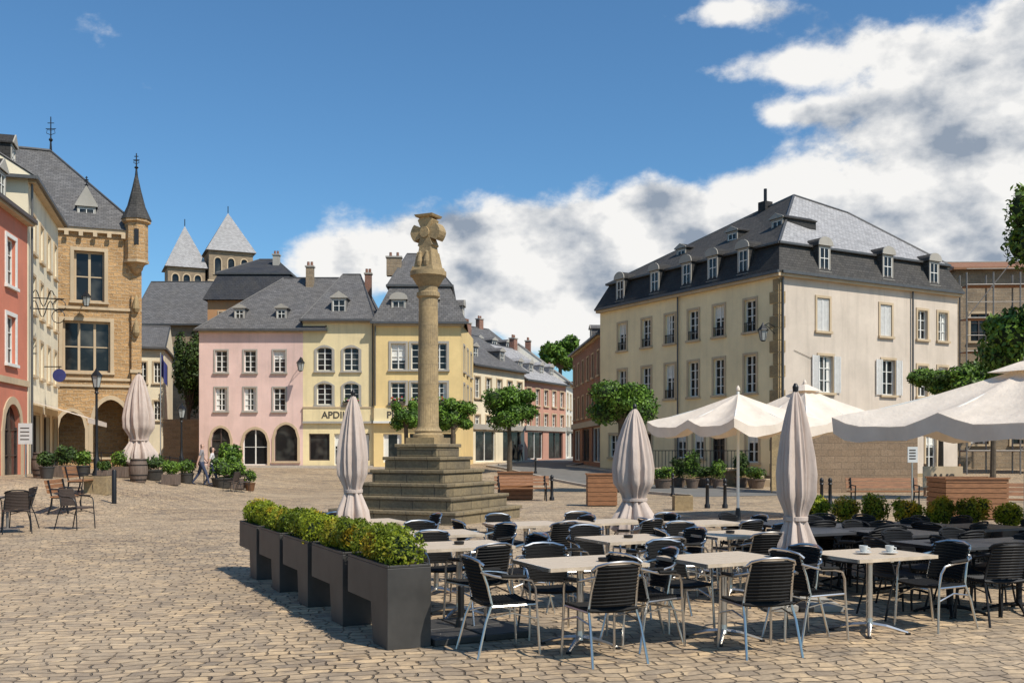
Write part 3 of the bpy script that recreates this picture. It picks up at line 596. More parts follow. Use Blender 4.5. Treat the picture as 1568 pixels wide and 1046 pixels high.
# ------------------------------------------------------------ TOWN HALL (gothic)
mb,mw=MB(),MB(); dT=58.0; kx=X(217,dT); hu=Vector((.93,.367,0)).normalized(); st=Vector((kx,dT,0))-hu*7.6
F=Fr(st.x,st.y,hu.x,hu.y); L=7.6; e=F.z(6,353); ops=[]
def cross(px,yt,yb,w,nv,**k): return op(F,px,yt,yb,w,nv=nv,nh=1,fw=.11,frame='trim',tw=.2,**k)
ops=[cross(137,385,462,1.6,1),cross(133,492,570,2.5,2),op(F,170,612,700,1.9,arch='pointed',rise=1.5,dark=True,tw=.25),op(F,110,630,700,1.4,arch='pointed',rise=1.0,dark=True,tw=.2)]
facade(mb,mw,F,L,0,e,ops,'rubble',depth=.35); body(mb,F,L,11,0,e,'rubble')
for y in (472,580,590): 
    mb.box(F,0,L,.003,.1,F.z(5,y)-.1,F.z(5,y)+.05,'trim')
mb.box(F,0,L,.003,.22,e-.25,e-.001,'trim')
for k in range(9): mb.box(F,.5+k*.75,.72+k*.75,.22,.34,e-.5,e-.26,'trim')
r1=Vector((X(78,dT+3),dT+3,Zp(232,dT+3))); r0=r1-hu*5
a,b,c,d=F.p(-3,.3,e),F.p(L+.2,.3,e),F.p(L+.2,-11.3,e),F.p(-3,-11.3,e)
mb.face([a,b,r1,r0],'slate');mb.face([b,c,r1],'slate');mb.face([c,d,r0,r1],'slate');mb.face([d,a,r0],'slate');mb.face([a,b,c,d],'slate'); mb.tube([r0,r1],.12,'zinc',5);mb.tube([b,r1],.08,'zinc',5)
dormer(mb,mw,F,F.hit(132),-.7,e+.5,1.0,.9,1.8,ph=1.2,roofm='slateM',side='slateM')
def finial(mb,p,h):
    x,y,z=p; mb.lathe((x,y,z-.1),[(.09,0),(.05,h*.3),(.13,h*.36),(.04,h*.42),(.03,h)],8,'iron')
    mb.tube([(x-h*.14,y,z+h*.62),(x+h*.14,y,z+h*.62)],.025,'iron',5); mb.tube([(x-h*.09,y,z+h*.78),(x+h*.09,y,z+h*.78)],.025,'iron',5)
    for s in (-1,1): mb.tube([(x,y,z+h*.45),(x+s*h*.12,y,z+h*.5),(x+s*h*.1,y,z+h*.6),(x,y,z+h*.58)],.02,'iron',4)
finial(mb,r1,2.2); finial(mb,F.p(F.hit(132),-.9,e+2.5),.8)
tc=F.p(F.hit(209),.05,0); dt=tc.y; zt=Zp(338,dt); zc=Zp(420,dt)
mb.lathe((tc.x,tc.y,zc),[(.15,0),(.35,.25),(.38,.4),(.62,.75),(.64,.9),(.64,zt-zc-.25),(.8,zt-zc-.15),(.8,zt-zc)],8,'rubble',rot=.39)
mb.lathe((tc.x,tc.y,zc+ .62),[(.68,0),(.70,.15)],8,'trim',rot=.39)
mb.box(F,F.hit(209)-.12,F.hit(209)+.12,.6,.7,zt-1.5,zt-.6,'iron')
mb.lathe((tc.x,tc.y,zt+.005),[(.85,0),(.5,.8),(.25,1.8),(.05,2.75)],8,'slateM',rot=.39); finial(mb,(tc.x,tc.y,zt+2.7),1.3)
for u in (L-.3,): 
    mb.box(F,u-.25,u+.25,.004,.25,0,zc-1.2,'rubble'); mb.box(F,u-.32,u+.32,.002,.33,6.1,6.3,'trim')
for z in (9.6,8.2):
    mb.lathe(F.p(L-.3,.4,z),[(.1,0),(.2,.2),(.16,.5),(.12,.8),(.02,1.0)],8,'sandst')
finish('gothic_town_hall',mb,mw); Fth=F
# ------------------------------------------------------------ LEFT HOUSES
mb,mw=MB(),MB(); A=Vector((X(42,42),42)); B=Vector((-18.3,30)); F=Fr(A.x,A.y,B.x-A.x,B.y-A.y); F.N=Vector((-F.U.y,F.U.x,0))
if F.N.x<0: F.N=-F.N
L=(B-A).length; e=Zp(340,42); ops=[]
for u in (2.2,5.4,8.8):
    ops+= [dict(u=u,v0=8.2,v1=10.1,w=1.15,trim='wframe',tw=.16,nh=2),dict(u=u,v0=5.1,v1=7.0,w=1.15,trim='wframe',tw=.16,nh=2)]
ops+= [dict(u=2.0,v0=.4,v1=3.5,w=2.2,arch='round',trim='trim',tw=.3,frame='dframe'),dict(u=6.0,v0=.4,v1=3.5,w=2.4,arch='round',trim='trim',tw=.3,frame='dframe')]
facade(mb,mw,F,L,-.5,e,ops,'red'); body(mb,F,L,9,-.5,e,'red'); mb.box(F,0,L,.003,.3,e-.2,e-.001,'trim'); mb.box(F,0,L,.3,.42,e-.1,e+.05,'dframe'); mb.box(F,0,L,.004,.1,4.3,4.55,'trim')
hip(mb,F,-.0,L,.3,-9.3,e,e+3.6,0,0,'slateD',gw='red'); dormer(mb,mw,F,1.9,-.4,e+.5,.9,1.1,1.8,ph=.5); dormer(mb,mw,F,5.6,-.4,e+.5,.9,1.1,1.8,ph=.5)
finish('red_house',mb,mw)
mb,mw=MB(),MB(); A=Vector((X(43,42.02),42.02)); B=Vector((X(89,50.7),50.7)); F=Fr(A.x,A.y,B.x-A.x,B.y-A.y); F.N=Vector((F.U.y,-F.U.x,0))
if F.N.x<0: F.N=-F.N
L=(B-A).length; e=Zp(272,42); ops=[]
for u in (1.4,3.6,5.8,8.0):
    for v in (4.9,7.6,10.2): ops.append(dict(u=u,v0=v,v1=v+1.6,w=.9,trim='trim',tw=.12,nh=2,shut=False))
ops+= [dict(u=2.0,v0=.7,v1=3.2,w=1.9,nh=0,frame='dframe',tw=.1),dict(u=5,v0=.7,v1=3.2,w=1.9,nh=0,frame='dframe',tw=.1),dict(u=7.9,v0=.7,v1=3.2,w=1.5,nh=0,frame='dframe',tw=.1)]
facade(mb,mw,F,L,-.5,e,ops,'cream'); body(mb,F,L,9,-.5,e,'cream'); mb.box(F,0,L,.003,.3,e-.2,e-.001,'trim'); mb.box(F,0,L,.3,.42,e-.1,e+.05,'dframe')
hip(mb,F,-.3,L+.2,.35,-9.3,e,e+3.0,0,0,'slateD',gw='cream'); dormer(mb,mw,F,1.6,-.8,e+.7,.9,1.0,1.8,ph=.5); downpipe(mb,F,.25,.12,0,e-.2)
for u,z in ((.6,7.7),(.9,8.2)):
    p=[F.p(u,.0+.9*t+.0,z+.35*math.sin(t*9)) for t in [i/14 for i in range(15)]]; mw.tube(p,.02,'iron',4)
    mw.tube([F.p(u,0,z),F.p(u,1.3,z)],.025,'iron',4)
    pc=F.p(u,1.1,z-.3); mw.tube([pc+Vector((.28*math.cos(t),0,.28*math.sin(t))) for t in [i*.5 for i in range(13)]],.02,'iron',4)
for u0,u1 in ((.6,4.2),(4.5,9.2)):
    A1=[F.p(u0,.05,3.75),F.p(u1,.05,3.75),F.p(u1,2.3,3.05),F.p(u0,2.3,3.05)]; mb.hexa([p-Vector((0,0,.03)) for p in A1]+A1,'fabricW'); mb.box(F,u0,u1,2.27,2.3,2.82,3.04,'fabricW')
finish('cream_corner_house',mb,mw)
# ------------------------------------------------------------ MONUMENT
mx,my=-2.17,25.8; g=G(mx,my); root=empty('market_cross',(mx,my,g)); mb=MB()
th=math.atan2(.435,.9); F=Fr(0,0,math.cos(-th),math.sin(-th)); F.N=Vector((-F.U.y,F.U.x,0))
s=[3.57,3.05,2.56,2.08,1.62,1.18]; h=.325
for i,w in enumerate(s):
    mb.box(F,-w/2,w/2,-w/2,w/2,(-.3 if i==0 else i*h+.001)+0,(i+1)*h-.09,'step'); mb.box(F,-w/2-.045,w/2+.045,-w/2-.045,w/2+.045,(i+1)*h-.088,(i+1)*h,'step')
mb.build('stepped_base',root,bevel=.018)
mb=MB(); z0=6*h
mb.box(F,-.42,.42,-.42,.42,z0+.001,z0+.16,'sandst')
zz=lambda y: Zp(y,my)-g
mb.lathe((0,0,z0+.162),[(.40,0),(.40,.07),(.34,.12),(.36,.17),(.30,.24),(.272,.3),(.268,1.0),(.262,2.0),(.245,zz(458)-z0-.16),(.30,zz(455)-z0-.16),(.30,zz(449)-z0-.16),(.25,zz(447)-z0-.16),(.25,zz(440)-z0-.16),(.30,zz(437)-z0-.16),(.44,zz(424)-z0-.16),(.47,zz(424)-z0-.16),(.47,zz(417)-z0-.16)],28,'sandst')
mb.build('column',root,smooth=True)
mb=MB(); zt=zz(417)
def taper(w0,w1,z0,z1,mat='sandst'):
    mb.hexa([F.p(-w0,-w0,z0),F.p(w0,-w0,z0),F.p(w0,w0,z0),F.p(-w0,w0,z0),F.p(-w1,-w1,z1),F.p(w1,-w1,z1),F.p(w1,w1,z1),F.p(-w1,w1,z1)],mat)
taper(.33,.30,zt+.002,zt+.12); taper(.27,.21,zt+.121,zt+.5); taper(.19,.16,zt+.501,zt+.72)
for sx in (-1,1):
    mb.lathe(F.p(sx*.1,-.25,zt+.12),[(.07,0),(.09,.12),(.06,.26),(.05,.3),(.05,.36),(.01,.4)],8,'sandst')
zc=zt+1.0
for ang in range(4):
    a=ang*math.pi/2; ca,sa=math.cos(a),math.sin(a); L1=[]
    for k in range(7):
        t=-.95+k*.95*2/6; r=.44-.05*abs(t); L1.append((r*ca*math.cos(t*.62)-r*sa*math.sin(t*.62), r*sa*math.cos(t*.62)+r*ca*math.sin(t*.62)))
    L1=L1+[(.05*ca-.10*sa,.05*sa+.10*ca),(.05*ca+.10*sa,.05*sa-.10*ca)]
    off=.002*ang
    mb.prism([F.p(x,-.17-off,zc+z) for x,z in L1],[F.p(x,.17+off,zc+z) for x,z in L1],'sandst')
fc=[F.p(.14*math.cos(i*math.pi/6),-.22,zc+.14*math.sin(i*math.pi/6)) for i in range(12)]; mb.prism(fc,[p+F.N*.44 for p in fc],'sandst')
taper(.24,.27,zc+.40,zc+.46)
mb.build('cross_head',root,bevel=.03)
# ------------------------------------------------------------ FURNITURE
def chairmesh(name,frame,wv):
    mb=MB()
    for s in (-1,1):
        mb.tube([(s*.25,.24,0),(s*.245,.23,.2),(s*.24,.215,.44),(s*.25,.20,.56),(s*.262,.16,.625),(s*.275,.05,.65),(s*.28,-.1,.66),(s*.265,-.2,.685),(s*.2,-.27,.71)],.0115,frame,6)
        mb.tube([(s*.25,-.32,0),(s*.23,-.24,.3),(s*.215,-.18,.44),(s*.205,-.215,.6),(s*.19,-.275,.78)],.0115,frame,6)
        mb.tube([(s*.235,.21,.42),(s*.22,-.18,.42)],.011,frame,6)
        mb.tube([(s*.245,.225,.30),(s*.23,0,.36),(s*.225,-.21,.33)],.008,frame,5)
        mb.tube([(s*.272,.10,.662),(s*.279,0,.668),(s*.282,-.12,.676)],.017,wv,6)
    mb.tube([(-.215,-.25,.765),(-.19,-.285,.80),(-.1,-.325,.825),(0,-.335,.83),(.1,-.325,.825),(.19,-.285,.80),(.215,-.25,.765)],.0125,frame,6)
    for k in range(15):
        y=-.19+k*.029; mb.tube([(-.225,y,.437),(-.12,y,.427),(0,y,.422),(.12,y,.427),(.225,y,.437)],.0155,wv,5)
    for k in range(12):
        z=.475+k*.0285; yb=-.19-(z-.475)*.30
        mb.tube([(-.202,yb+.02,z),(-.1,yb-.03,z+.004),(0,yb-.045,z+.006),(.1,yb-.03,z+.004),(.202,yb+.02,z)],.0160,wv,5)
    return mb.mesh(name,smooth=True)
CH=chairmesh('bistro_chair','alu','weave'); CD=chairmesh('dark_chair','resin','resin'); CW=chairmesh('wicker_chair','iron','wicker')
def place(me,name,x,y,rot,s=1):
    o=bpy.data.objects.new(name,me); link(o); o.location=(x,y,G(x,y)); o.rotation_euler=(math.radians(.28),0,rot); o.scale=(s,s,s); return o
def tablemesh(name,w,d,top,frame):
    mb=MB(); n=6
    for i in range(n):
        y0=-d/2+i*d/n; mb.box(W0,-w/2+.012,w/2-.012,y0+.003,y0+d/n-.003,.722,.745,top)
    mb.box(W0,-w/2,-w/2+.012,-d/2,d/2,.715,.746,frame);mb.box(W0,w/2-.012,w/2,-d/2,d/2,.715,.746,frame)
    mb.box(W0,-w/2+.012,w/2-.012,-d/2-.01,-d/2+.002,.715,.746,top);mb.box(W0,-w/2+.012,w/2-.012,d/2-.002,d/2+.01,.715,.746,top)
    mb.box(W0,-.3,.3,-.02,.02,.695,.7215,frame);mb.box(W0,-.02,.02,-.28,.28,.69,.7185,frame)
    mb.lathe((0,0,.06),[(.038,0),(.03,.08),(.03,.58),(.045,.63)],14,frame)
    for k in range(4):
        a=math.pi/4+k*math.pi/2; c,s=math.cos(a),math.sin(a)
        mb.tube([(0,0,.085),(c*.15,s*.15,.07),(c*.34,s*.34,.02)],[.024,.02,.014],frame,6); mb.lathe((c*.34,s*.34,0),[(.025,0),(.025,.02)],8,'iron')
    return mb.mesh(name)
TB=tablemesh('cafe_table',.98,.72,'tabletop','alu'); TD=tablemesh('dark_cafe_table',.9,.8,'tabletopD','resin')
rot=math.radians(25.8)
def setup(px,py,me,nm,ch,cn,sides=(0,1,2,3),jr=.3,dist=.60):
    d=(EYE-.74)*FPX/(py-HY-7.6); x=X(px,d); place(me,nm,x,d,rot+R.uniform(-.05,.05))
    for k in sides:
        a=rot+k*math.pi/2; q=dist+(.1 if k%2==0 else 0)+R.uniform(-.08,.08); ox=R.uniform(-.12,.12)
        cxx=x+math.cos(a)*q-math.sin(a)*ox; cyy=d+math.sin(a)*q+math.cos(a)*ox
        place(ch,cn,cxx,cyy,a+math.pi/2+R.uniform(-jr,jr))
for px,py,sd in ((888,860,(0,1,2,3)),(1108,854,(0,1,2,3)),(1331,848,(0,2)),(703,834,(0,1,3)),(962,824,(0,1,2,3)),(805,802,(0,1,2,3)),(1118,817,(0,1,2,3)),(668,816,(1,2,0)),(560,798,(0,1)),(1075,800,(0,1,2,3)),(930,798,(1,3,0))):
    setup(px,py,TB,'cafe_table',CH,'bistro_chair',sd)
for px,py,sd in ((1455,832,(0,1,2,3)),(1300,806,(0,1,2,3)),(1400,803,(0,1,2,3)),(1500,806,(0,1,2,3)),(1560,830,(1,2)),(1190,800,(0,1,3)),(1380,815,(1,3)),(1250,812,(0,3))):
    setup(px,py,TD,'dark_cafe_table',CD,'dark_chair',sd)
def cup(x,y,z):
    mb=MB(); mb.lathe((0,0,0),[(.02,.002),(.07,.006),(.075,.014)],14,'signwhite'); mb.lathe((0,0,.012),[(.02,0),(.035,.02),(.04,.06),(.036,.06),(.03,.02)],14,'signwhite'); mb.tube([(.038,0,.055),(.062,0,.05),(.06,0,.03),(.034,0,.022)],.005,'signwhite',5)
    o=mb.build('coffee_cup',None,smooth=True); o.location=(x,y,z)
for px in (1322,1362): d=9.35; cup(X(px,d),d,.70+.006)
def ashtray(x,y,z):
    mb=MB(); mb.lathe((0,0,0),[(.05,0),(.055,.03),(.045,.03),(.04,.008)],14,'iron'); o=mb.build('ashtray',None,smooth=True); o.location=(x,y,z)
for px,py in ((925,860),(962,824),(703,834),(1118,817)):
    d=(EYE-.74)*FPX/(py-HY-7.6); ashtray(X(px,d),d,.747-.005*d)
def planter(x,y,a,seed=0):
    e=empty('planter_box',(x,y,G(x,y)),a); mb=MB(); w=.20
    prof=[(0,0),(.40,0),(.46,.36),(1.16,.36),(1.16,.70),(0,.70)]
    A=[(u,-w,z) for u,z in prof];B=[(u,w,z) for u,z in prof]; mb.prism(A,B,'planter')
    top=1.16
    for (u0,u1,v0,v1) in ((0,top,-w,-w+.02),(0,top,w-.02,w),(0,.02,-w+.02,w-.02),(top-.02,top,-w+.02,w-.02)): mb.box(W0,u0,u1,v0,v1,.702,.725,'planter')
    mb.box(W0,.021,top-.021,-w+.021,w-.021,.701,.712,'soil')
    mb.build('box',e,bevel=.004)
    cl=[]; rr=random.Random(seed)
    u=.17
    while u<top-.05:
        k=rr.uniform(.88,1.12); cl.append((u,rr.uniform(-.02,.02),.84+rr.uniform(-.03,.04),.185*k,.195*k,.18*k,1100)); u+=.27
    for i in range(len(cl)*2): c=rr.choice(cl[:4]); cl.append((c[0]+rr.uniform(-.13,.13),c[1]+rr.uniform(-.12,.12),c[2]+rr.uniform(.03,.12),.08,.08,.08,220))
    leaves('boxwood',cl,'leafY',.021,e,seed=seed+11); return e
P0=Vector((X(627,8.62),8.62)); V=Vector((-2.95,6.0)).normalized(); va=math.atan2(V.y,V.x)
for i in range(5): p=P0+V*(i*1.33); planter(p.x,p.y,va,seed=i)
for i,(px,d) in enumerate(((1250,15.9),(1293,15.7),(1342,15.4),(1390,15.1),(1440,14.8),(1490,14.5),(1545,14.2))):
    shrub('boxwood_planter',X(px,d),d,.46+.05*(i%2),1.0+.04*(i%3),'planter','leafY',1500,.028,.62,seed=40+i,kind='box',pr=.42)
def closed_parasol(px,d,top,bot,w,base=True):
    x=X(px,d); z=G(x,d); e=empty('closed_parasol',(x,d,z)); mb=MB(); H=top-z; b=bot-z; Lf=H-b
    prof0=[(w*.80,b),(w*1.08,b+.04*Lf),(w*1.0,b+.12*Lf),(w*.72,b+.2*Lf),(w*.52,b+.26*Lf),(w*.62,b+.31*Lf),(w*.95,b+.40*Lf),(w*1.0,b+.52*Lf),(w*.92,b+.62*Lf),(w*.76,b+.74*Lf),(w*.58,b+.84*Lf),(w*.40,b+.92*Lf),(w*.24,b+.97*Lf),(w*.10,H)]
    prof=[]
    for (r0,z0_),(r1_,z1_) in zip(prof0,prof0[1:]):
        for k in range(3): prof.append((r0+(r1_-r0)*k/3,z0_+(z1_-z0_)*k/3))
    prof.append(prof0[-1]); nP=len(prof)
    rr=random.Random(int(px)); p1,p2,p3=[rr.uniform(0,6) for _ in range(3)]
    def mod(t,j):
        f=j/nP; a=.26*(1-f*.6)
        c=abs(math.sin(4*t+p1+f*1.6))
        return (.86+a*(c*1.5-.6))+.09*math.sin(3*t+p2+f*3)+.06*math.sin(13*t+p3+f*7)+.04*math.sin(21*t+f*4)
    mb.lathe((0,0,0),prof,120,'fabric',mod=mod); 
    for i,v in enumerate(mb.v):
        if v[2]<b+.06*Lf: 
            t=math.atan2(v[1],v[0]); mb.v[i]=(v[0],v[1],v[2]-.05*Lf*(.5+.5*math.sin(4*t+p1)))
    mb.build('folded_canopy',e,smooth=True)
    mb=MB(); mb.lathe((0,0,b+.255*Lf),[(w*.62,0),(w*.63,.05)],24,'fabric'); mb.tube([(0,0,0),(0,0,H+.05)],.024,'alu',10); mb.lathe((0,0,H-.02),[(.03,0),(.035,.06),(.015,.1)],10,'iron')
    if base: 
        mb.box(W0,-.42,.42,-.07,.07,.003,.06,'iron');mb.box(W0,-.07,.07,-.42,.42,.004,.055,'iron'); 
        for a_,b_ in ((.24,.24),(-.24,.24),(.24,-.24),(-.24,-.24)): mb.box(W0,a_-.16,a_+.16,b_-.16,b_+.16,.005,.07,'gtrim')
        mb.lathe((0,0,.06),[(.05,0),(.04,.35)],10,'iron')
    mb.build('pole_and_base',e,bevel=.006)
closed_parasol(541,14.0,2.44,.60,.215); closed_parasol(972,15.3,2.30,.40,.31); closed_parasol(1218,11.0,2.33,.40,.215); closed_parasol(213,40,4.7,1.1,.60,False)
bx,by=X(706,9.35),9.35; e=empty('parasol_base',(bx,by,G(bx,by)),.5); mb=MB()
for a_,b_ in ((.25,.25),(-.25,.25),(.25,-.25),(-.25,-.25)): mb.box(W0,a_-.235,a_+.235,b_-.235,b_+.235,.003,.065,'planter')
mb.lathe((0,0,.03),[(.06,0),(.045,.1),(.03,.12),(.03,.42)],12,'iron'); mb.build('weighted_base',e,bevel=.01)
def open_parasol(x,y,half,a,edge,peak,val=.22,pole=.035,name='open_parasol',vent=True):
    z=G(x,y); e=empty(name,(x,y,z),a); mb=MB(); E=edge-z; Pk=peak-z; N=14
    cs=[]
    for i in range(4):
        ang=math.pi/4+i*math.pi/2; cs.append(Vector((math.cos(ang)*half*1.414,math.sin(ang)*half*1.414,0)))
    ring=[]
    for i in range(4): 
        for t in range(N): ring.append(cs[i].lerp(cs[(i+1)%4],t/N))
    Rn=10; k=mb.mi('fabricW'); base=len(mb.v); T=len(ring)
    for j in range(Rn+1):
        f=j/Rn
        for q,p in enumerate(ring):
            seg=(q%7)/7.0; sag=-.20*math.sin(math.pi*seg)*f*(1-f*.2)-.10*math.sin(math.pi*f)*.6
            mb.v.append((p.x*f,p.y*f,E+(Pk-E)*(1-f)+sag+ (0.02*math.sin(q*1.7+j)*f)))
    for j in range(Rn):
        for q in range(T):
            w=(q+1)%T; mb.f.append((base+j*T+q,base+j*T+w,base+(j+1)*T+w,base+(j+1)*T+q)); mb.m.append(k)
    b2=len(mb.v)
    for q,p in enumerate(ring):
        zt=mb.v[base+Rn*T+q][2]; mb.v.append((p.x*1.002,p.y*1.002,zt)); mb.v.append((p.x*(1.0+.012*math.sin(q*1.3)),p.y*(1.0+.012*math.sin(q*1.3)),zt-val*(1+.12*math.sin(q*.9+x))))
    for q in range(T):
        w=(q+1)%T; mb.f.append((b2+2*q,b2+2*w,b2+2*w+1,b2+2*q+1)); mb.m.append(k)
    if vent:
        b3=len(mb.v); mb.v.append((0,0,Pk+.10))
        for p in ring: mb.v.append((p.x*.2,p.y*.2,E+(Pk-E)*.8+.06))
        for q in range(T): mb.f.append((b3,b3+1+q,b3+1+(q+1)%T)); mb.m.append(k)
    mb.build('canopy',e,smooth=True)
    mb=MB(); mb.tube([(0,0,0),(0,0,Pk+.05)],pole,'wframe',12); mb.lathe((0,0,Pk+.08),[(.05,0),(.05,.05),(.01,.12)],12,'fabricW')
    for q in range(0,T,7):
        p=ring[q]; mb.tube([(0,0,Pk-.1),(p.x*.98,p.y*.98,E-.03)],.014,'wframe',5); mb.tube([(0,0,Pk-.75),(p.x*.5,p.y*.5,E+(Pk-E)*.5-.12)],.012,'wframe',5)
    mb.box(W0,-.45,.45,-.45,.45,.003,.09,'gtrim'); mb.lathe((0,0,.09),[(.08,0),(.05,.3)],12,'iron'); mb.build('pole_and_ribs',e,smooth=False); return e
open_parasol(X(1130,24.0),24.0,1.55,math.radians(30),2.35,3.02,pole=.035,vent=False)
open_parasol(X(1232,26.5),26.5,1.60,math.radians(30),2.45,3.34,pole=.035)
open_parasol(7.2,13.9,1.84,math.radians(28),2.14,2.84,pole=.05)
# ------------------------------------------------------------ street furniture
M['lglass']=simple('lantern_glass',(.35,.36,.34),.15,var=.1)
def lantern(e,c,s=1.0):
    mb=MB(); x,y,z=c
    mb.lathe((x,y,z+.05),[(.11*s,0),(.19*s,.42*s)],6,'lglass'); 
    for k in range(6):
        a=2*math.pi*k/6; mb.tube([(x+.115*s*math.cos(a),y+.115*s*math.sin(a),z+.05),(x+.2*s*math.cos(a),y+.2*s*math.sin(a),z+.05+.42*s)],.012,'iron',4)
    mb.lathe((x,y,z+.05+.42*s),[(.24*s,0),(.22*s,.04*s),(.08*s,.2*s),(.05*s,.26*s),(.01,.33*s)],6,'iron'); mb.lathe((x,y,z),[(.06*s,0),(.12*s,.05)],6,'iron'); mb.build('lantern',e)
def lamp(name,px,d,ytop,wall=None):
    x=X(px,d); z=G(x,d); H=Zp(ytop,d)-z; e=empty(name,(x,d,z)); mb=MB()
    mb.lathe((0,0,0),[(.16,0),(.16,.15),(.10,.3),(.12,.7),(.07,.8),(.055,1.2),(.045,H-.95),(.09,H-.92),(.05,H-.85),(.08,H-.75)],12,'iron'); mb.build('post',e,smooth=True)
    lantern(e,(0,0,H-.75)); return e
lamp('street_lamp',148,38,565); lamp('street_lamp',278,50,618)
def wall_lamp(F,u,n,z,name='wall_lantern',s=1.2):
    p=F.p(u,n,z); e=empty(name,p); q=F.N; mb=MB(); mb.tube([(0,0,.0),(q.x*.4,q.y*.4,.15),(q.x*.75,q.y*.75,0)],.025,'iron',5); mb.tube([(0,0,-.35),(q.x*.35,q.y*.35,-.1),(q.x*.6,q.y*.6,.05)],.02,'iron',5); mb.build('bracket',e); lantern(e,(q.x*.78,q.y*.78,-.65*s),s)
wall_lamp(FL,.25,.07,Zp(515,50)+.5); wall_lamp(Fth,Fth.hit(133),.1,Zp(462,56)+.5); Fp=Fr(xz(464),D0,1,0); wall_lamp(Fp,.05,.2,Zp(562,D0)+.4)
def bollard(px,yb,h=.95):
    d=2560/(yb-695.6); x=X(px,d); mb=MB(); mb.lathe((0,0,-.05),[(.09,0),(.09,.15),(.06,.2),(.05,h-.2),(.075,h-.17),(.05,h-.13),(.07,h-.07),(.055,h),(.01,h+.04)],12,'iron'); o=mb.build('bollard',None,smooth=True); o.location=(x,d,G(x,d))
for px,yb in ((1083,778),(1110,778),(1258,776),(1271,776),(845,766),(820,740),(1030,760)): bollard(px,yb)
mb=MB(); d=30; x=X(175,d); mb.lathe((0,0,0),[(.07,0),(.07,.98),(.05,1.02)],12,'iron'); o=mb.build('bollard',None,smooth=True); o.location=(x,d,G(x,d))
def slat_planter(px,d,w,h,dep=.8,a=0):
    x=X(px,d); e=empty('wooden_planter',(x,d,G(x,d)),a); mb=MB(); k=int(h/.13)
    for i in range(k): 
        z=.04+i*h/k; mb.box(W0,-w/2,w/2,-dep/2,-dep/2+.03,z,z+h/k-.015,'wood'); mb.box(W0,-w/2,w/2,dep/2-.03,dep/2,z,z+h/k-.015,'wood'); mb.box(W0,-w/2,-w/2+.03,-dep/2+.031,dep/2-.031,z,z+h/k-.015,'wood'); mb.box(W0,w/2-.03,w/2,-dep/2+.031,dep/2-.031,z,z+h/k-.015,'wood')
    mb.box(W0,-w/2+.035,w/2-.035,-dep/2+.035,dep/2-.035,.02,h-.08,'soil'); mb.box(W0,-w/2-.03,w/2+.03,-dep/2-.03,-dep/2+.06,h,h+.04,'wood');mb.box(W0,-w/2-.03,w/2+.03,dep/2-.06,dep/2+.03,h,h+.04,'wood'); mb.build('slatted_box',e); return e
slat_planter(921,32.5,.95,1.02); slat_planter(789,37,1.3,1.0); slat_planter(1480,26,1.6,1.05,1.2)
def bench(px,d,a,w=1.7,name='park_bench'):
    x=X(px,d); e=empty(name,(x,d,G(x,d)),a); mb=MB()
    for i in range(4): mb.box(W0,-w/2,w/2,-.2+i*.11,-.11+i*.11,.44,.475,'wood')
    for i in range(3): 
        z=.55+i*.12; y=.25+i*.03; mb.hexa([Vector(p) for p in ((-w/2,y,z),(w/2,y,z),(w/2,y+.03,z),(-w/2,y+.03,z),(-w/2,y+.025,z+.1),(w/2,y+.025,z+.1),(w/2,y+.055,z+.1),(-w/2,y+.055,z+.1))],'wood')
    for s in (-1,1):
        X0=s*(w/2-.15); mb.tube([(X0,-.2,0),(X0,-.17,.25),(X0,-.2,.43),(X0,.2,.43),(X0,.3,.9)],.025,'iron',6); mb.tube([(X0,.3,0),(X0,.22,.25),(X0,.2,.43)],.025,'iron',6); mb.tube([(X0,-.2,.43),(X0,-.22,.64),(X0,.25,.66)],.02,'iron',6)
    mb.build('slats_and_frame',e); return e
bench(103,27,math.radians(100)); bench(125,31,math.radians(100)); bench(800,36,math.radians(5),2.0); bench(1355,33,math.radians(0),2.4); bench(1545,27,math.radians(-10),1.8)
def stoneblock(px,d,w,h,dep): 
    x=X(px,d); mb=MB(); mb.box(W0,-w/2,w/2,-dep/2,dep/2,-.05,h,'sandst'); mb.box(W0,-w/2+.05,w/2-.05,-dep/2+.05,dep/2-.05,h,h+.02,'soil'); o=mb.build('stone_block',None,bevel=.03); o.location=(x,d,G(x,d)); return o
stoneblock(152,32,.75,.55,.6); stoneblock(1045,30,.55,.45,.5)
for x,y,a in ((-10.6,21.3,.5),(-11.2,22.6,2.3),(-9.8,22.4,-1.9),(-12.2,21.5,1.0)): place(CW,'wicker_chair',x,y,a,1.12)
def roundtable(x,y):
    mb=MB(); mb.lathe((0,0,0),[(.25,0),(.25,.03),(.03,.06),(.03,.7),(.38,.72),(.38,.75)],24,'steel'); o=mb.build('round_cafe_table',None,smooth=True); o.location=(x,y,G(x,y))
roundtable(-11.1,21.9)
def barrel(px,d,s=1):
    x=X(px,d); e=empty('wine_barrel',(x,d,G(x,d))); mb=MB(); mb.lathe((0,0,0),[(.27*s,0),(.33*s,.25*s),(.35*s,.45*s),(.33*s,.65*s),(.27*s,.9*s),(.24*s,.9*s),(.24*s,.87*s)],20,'barrel')
    for z,r in ((.08,.30),(.25,.337),(.63,.337),(.82,.30)): mb.lathe((0,0,z*s),[(r*s,0),(r*s+.004,.04)],20,'iron')
    mb.build('staves',e,smooth=True)
barrel(64,36); barrel(212,38)
shr=[(98,37,1.0,1.15),(126,38,.8,1.0),(185,39.5,.9,1.1),(235,40,1.1,1.05),(262,39,.8,.95),(286,41,.8,1.0),(160,36,.55,.75),(340,41.5,1.2,1.3),(358,42,1.2,1.25),(72,35,.7,.95)]
for i,(px,d,w,h) in enumerate(shr): shrub('potted_shrub',X(px,d),d,w,h,'planter' if i%2 else 'barrel','leafG' if i%3 else 'leafD',650,.06,.42,seed=i*3,kind='pot' if i%2 else 'box')
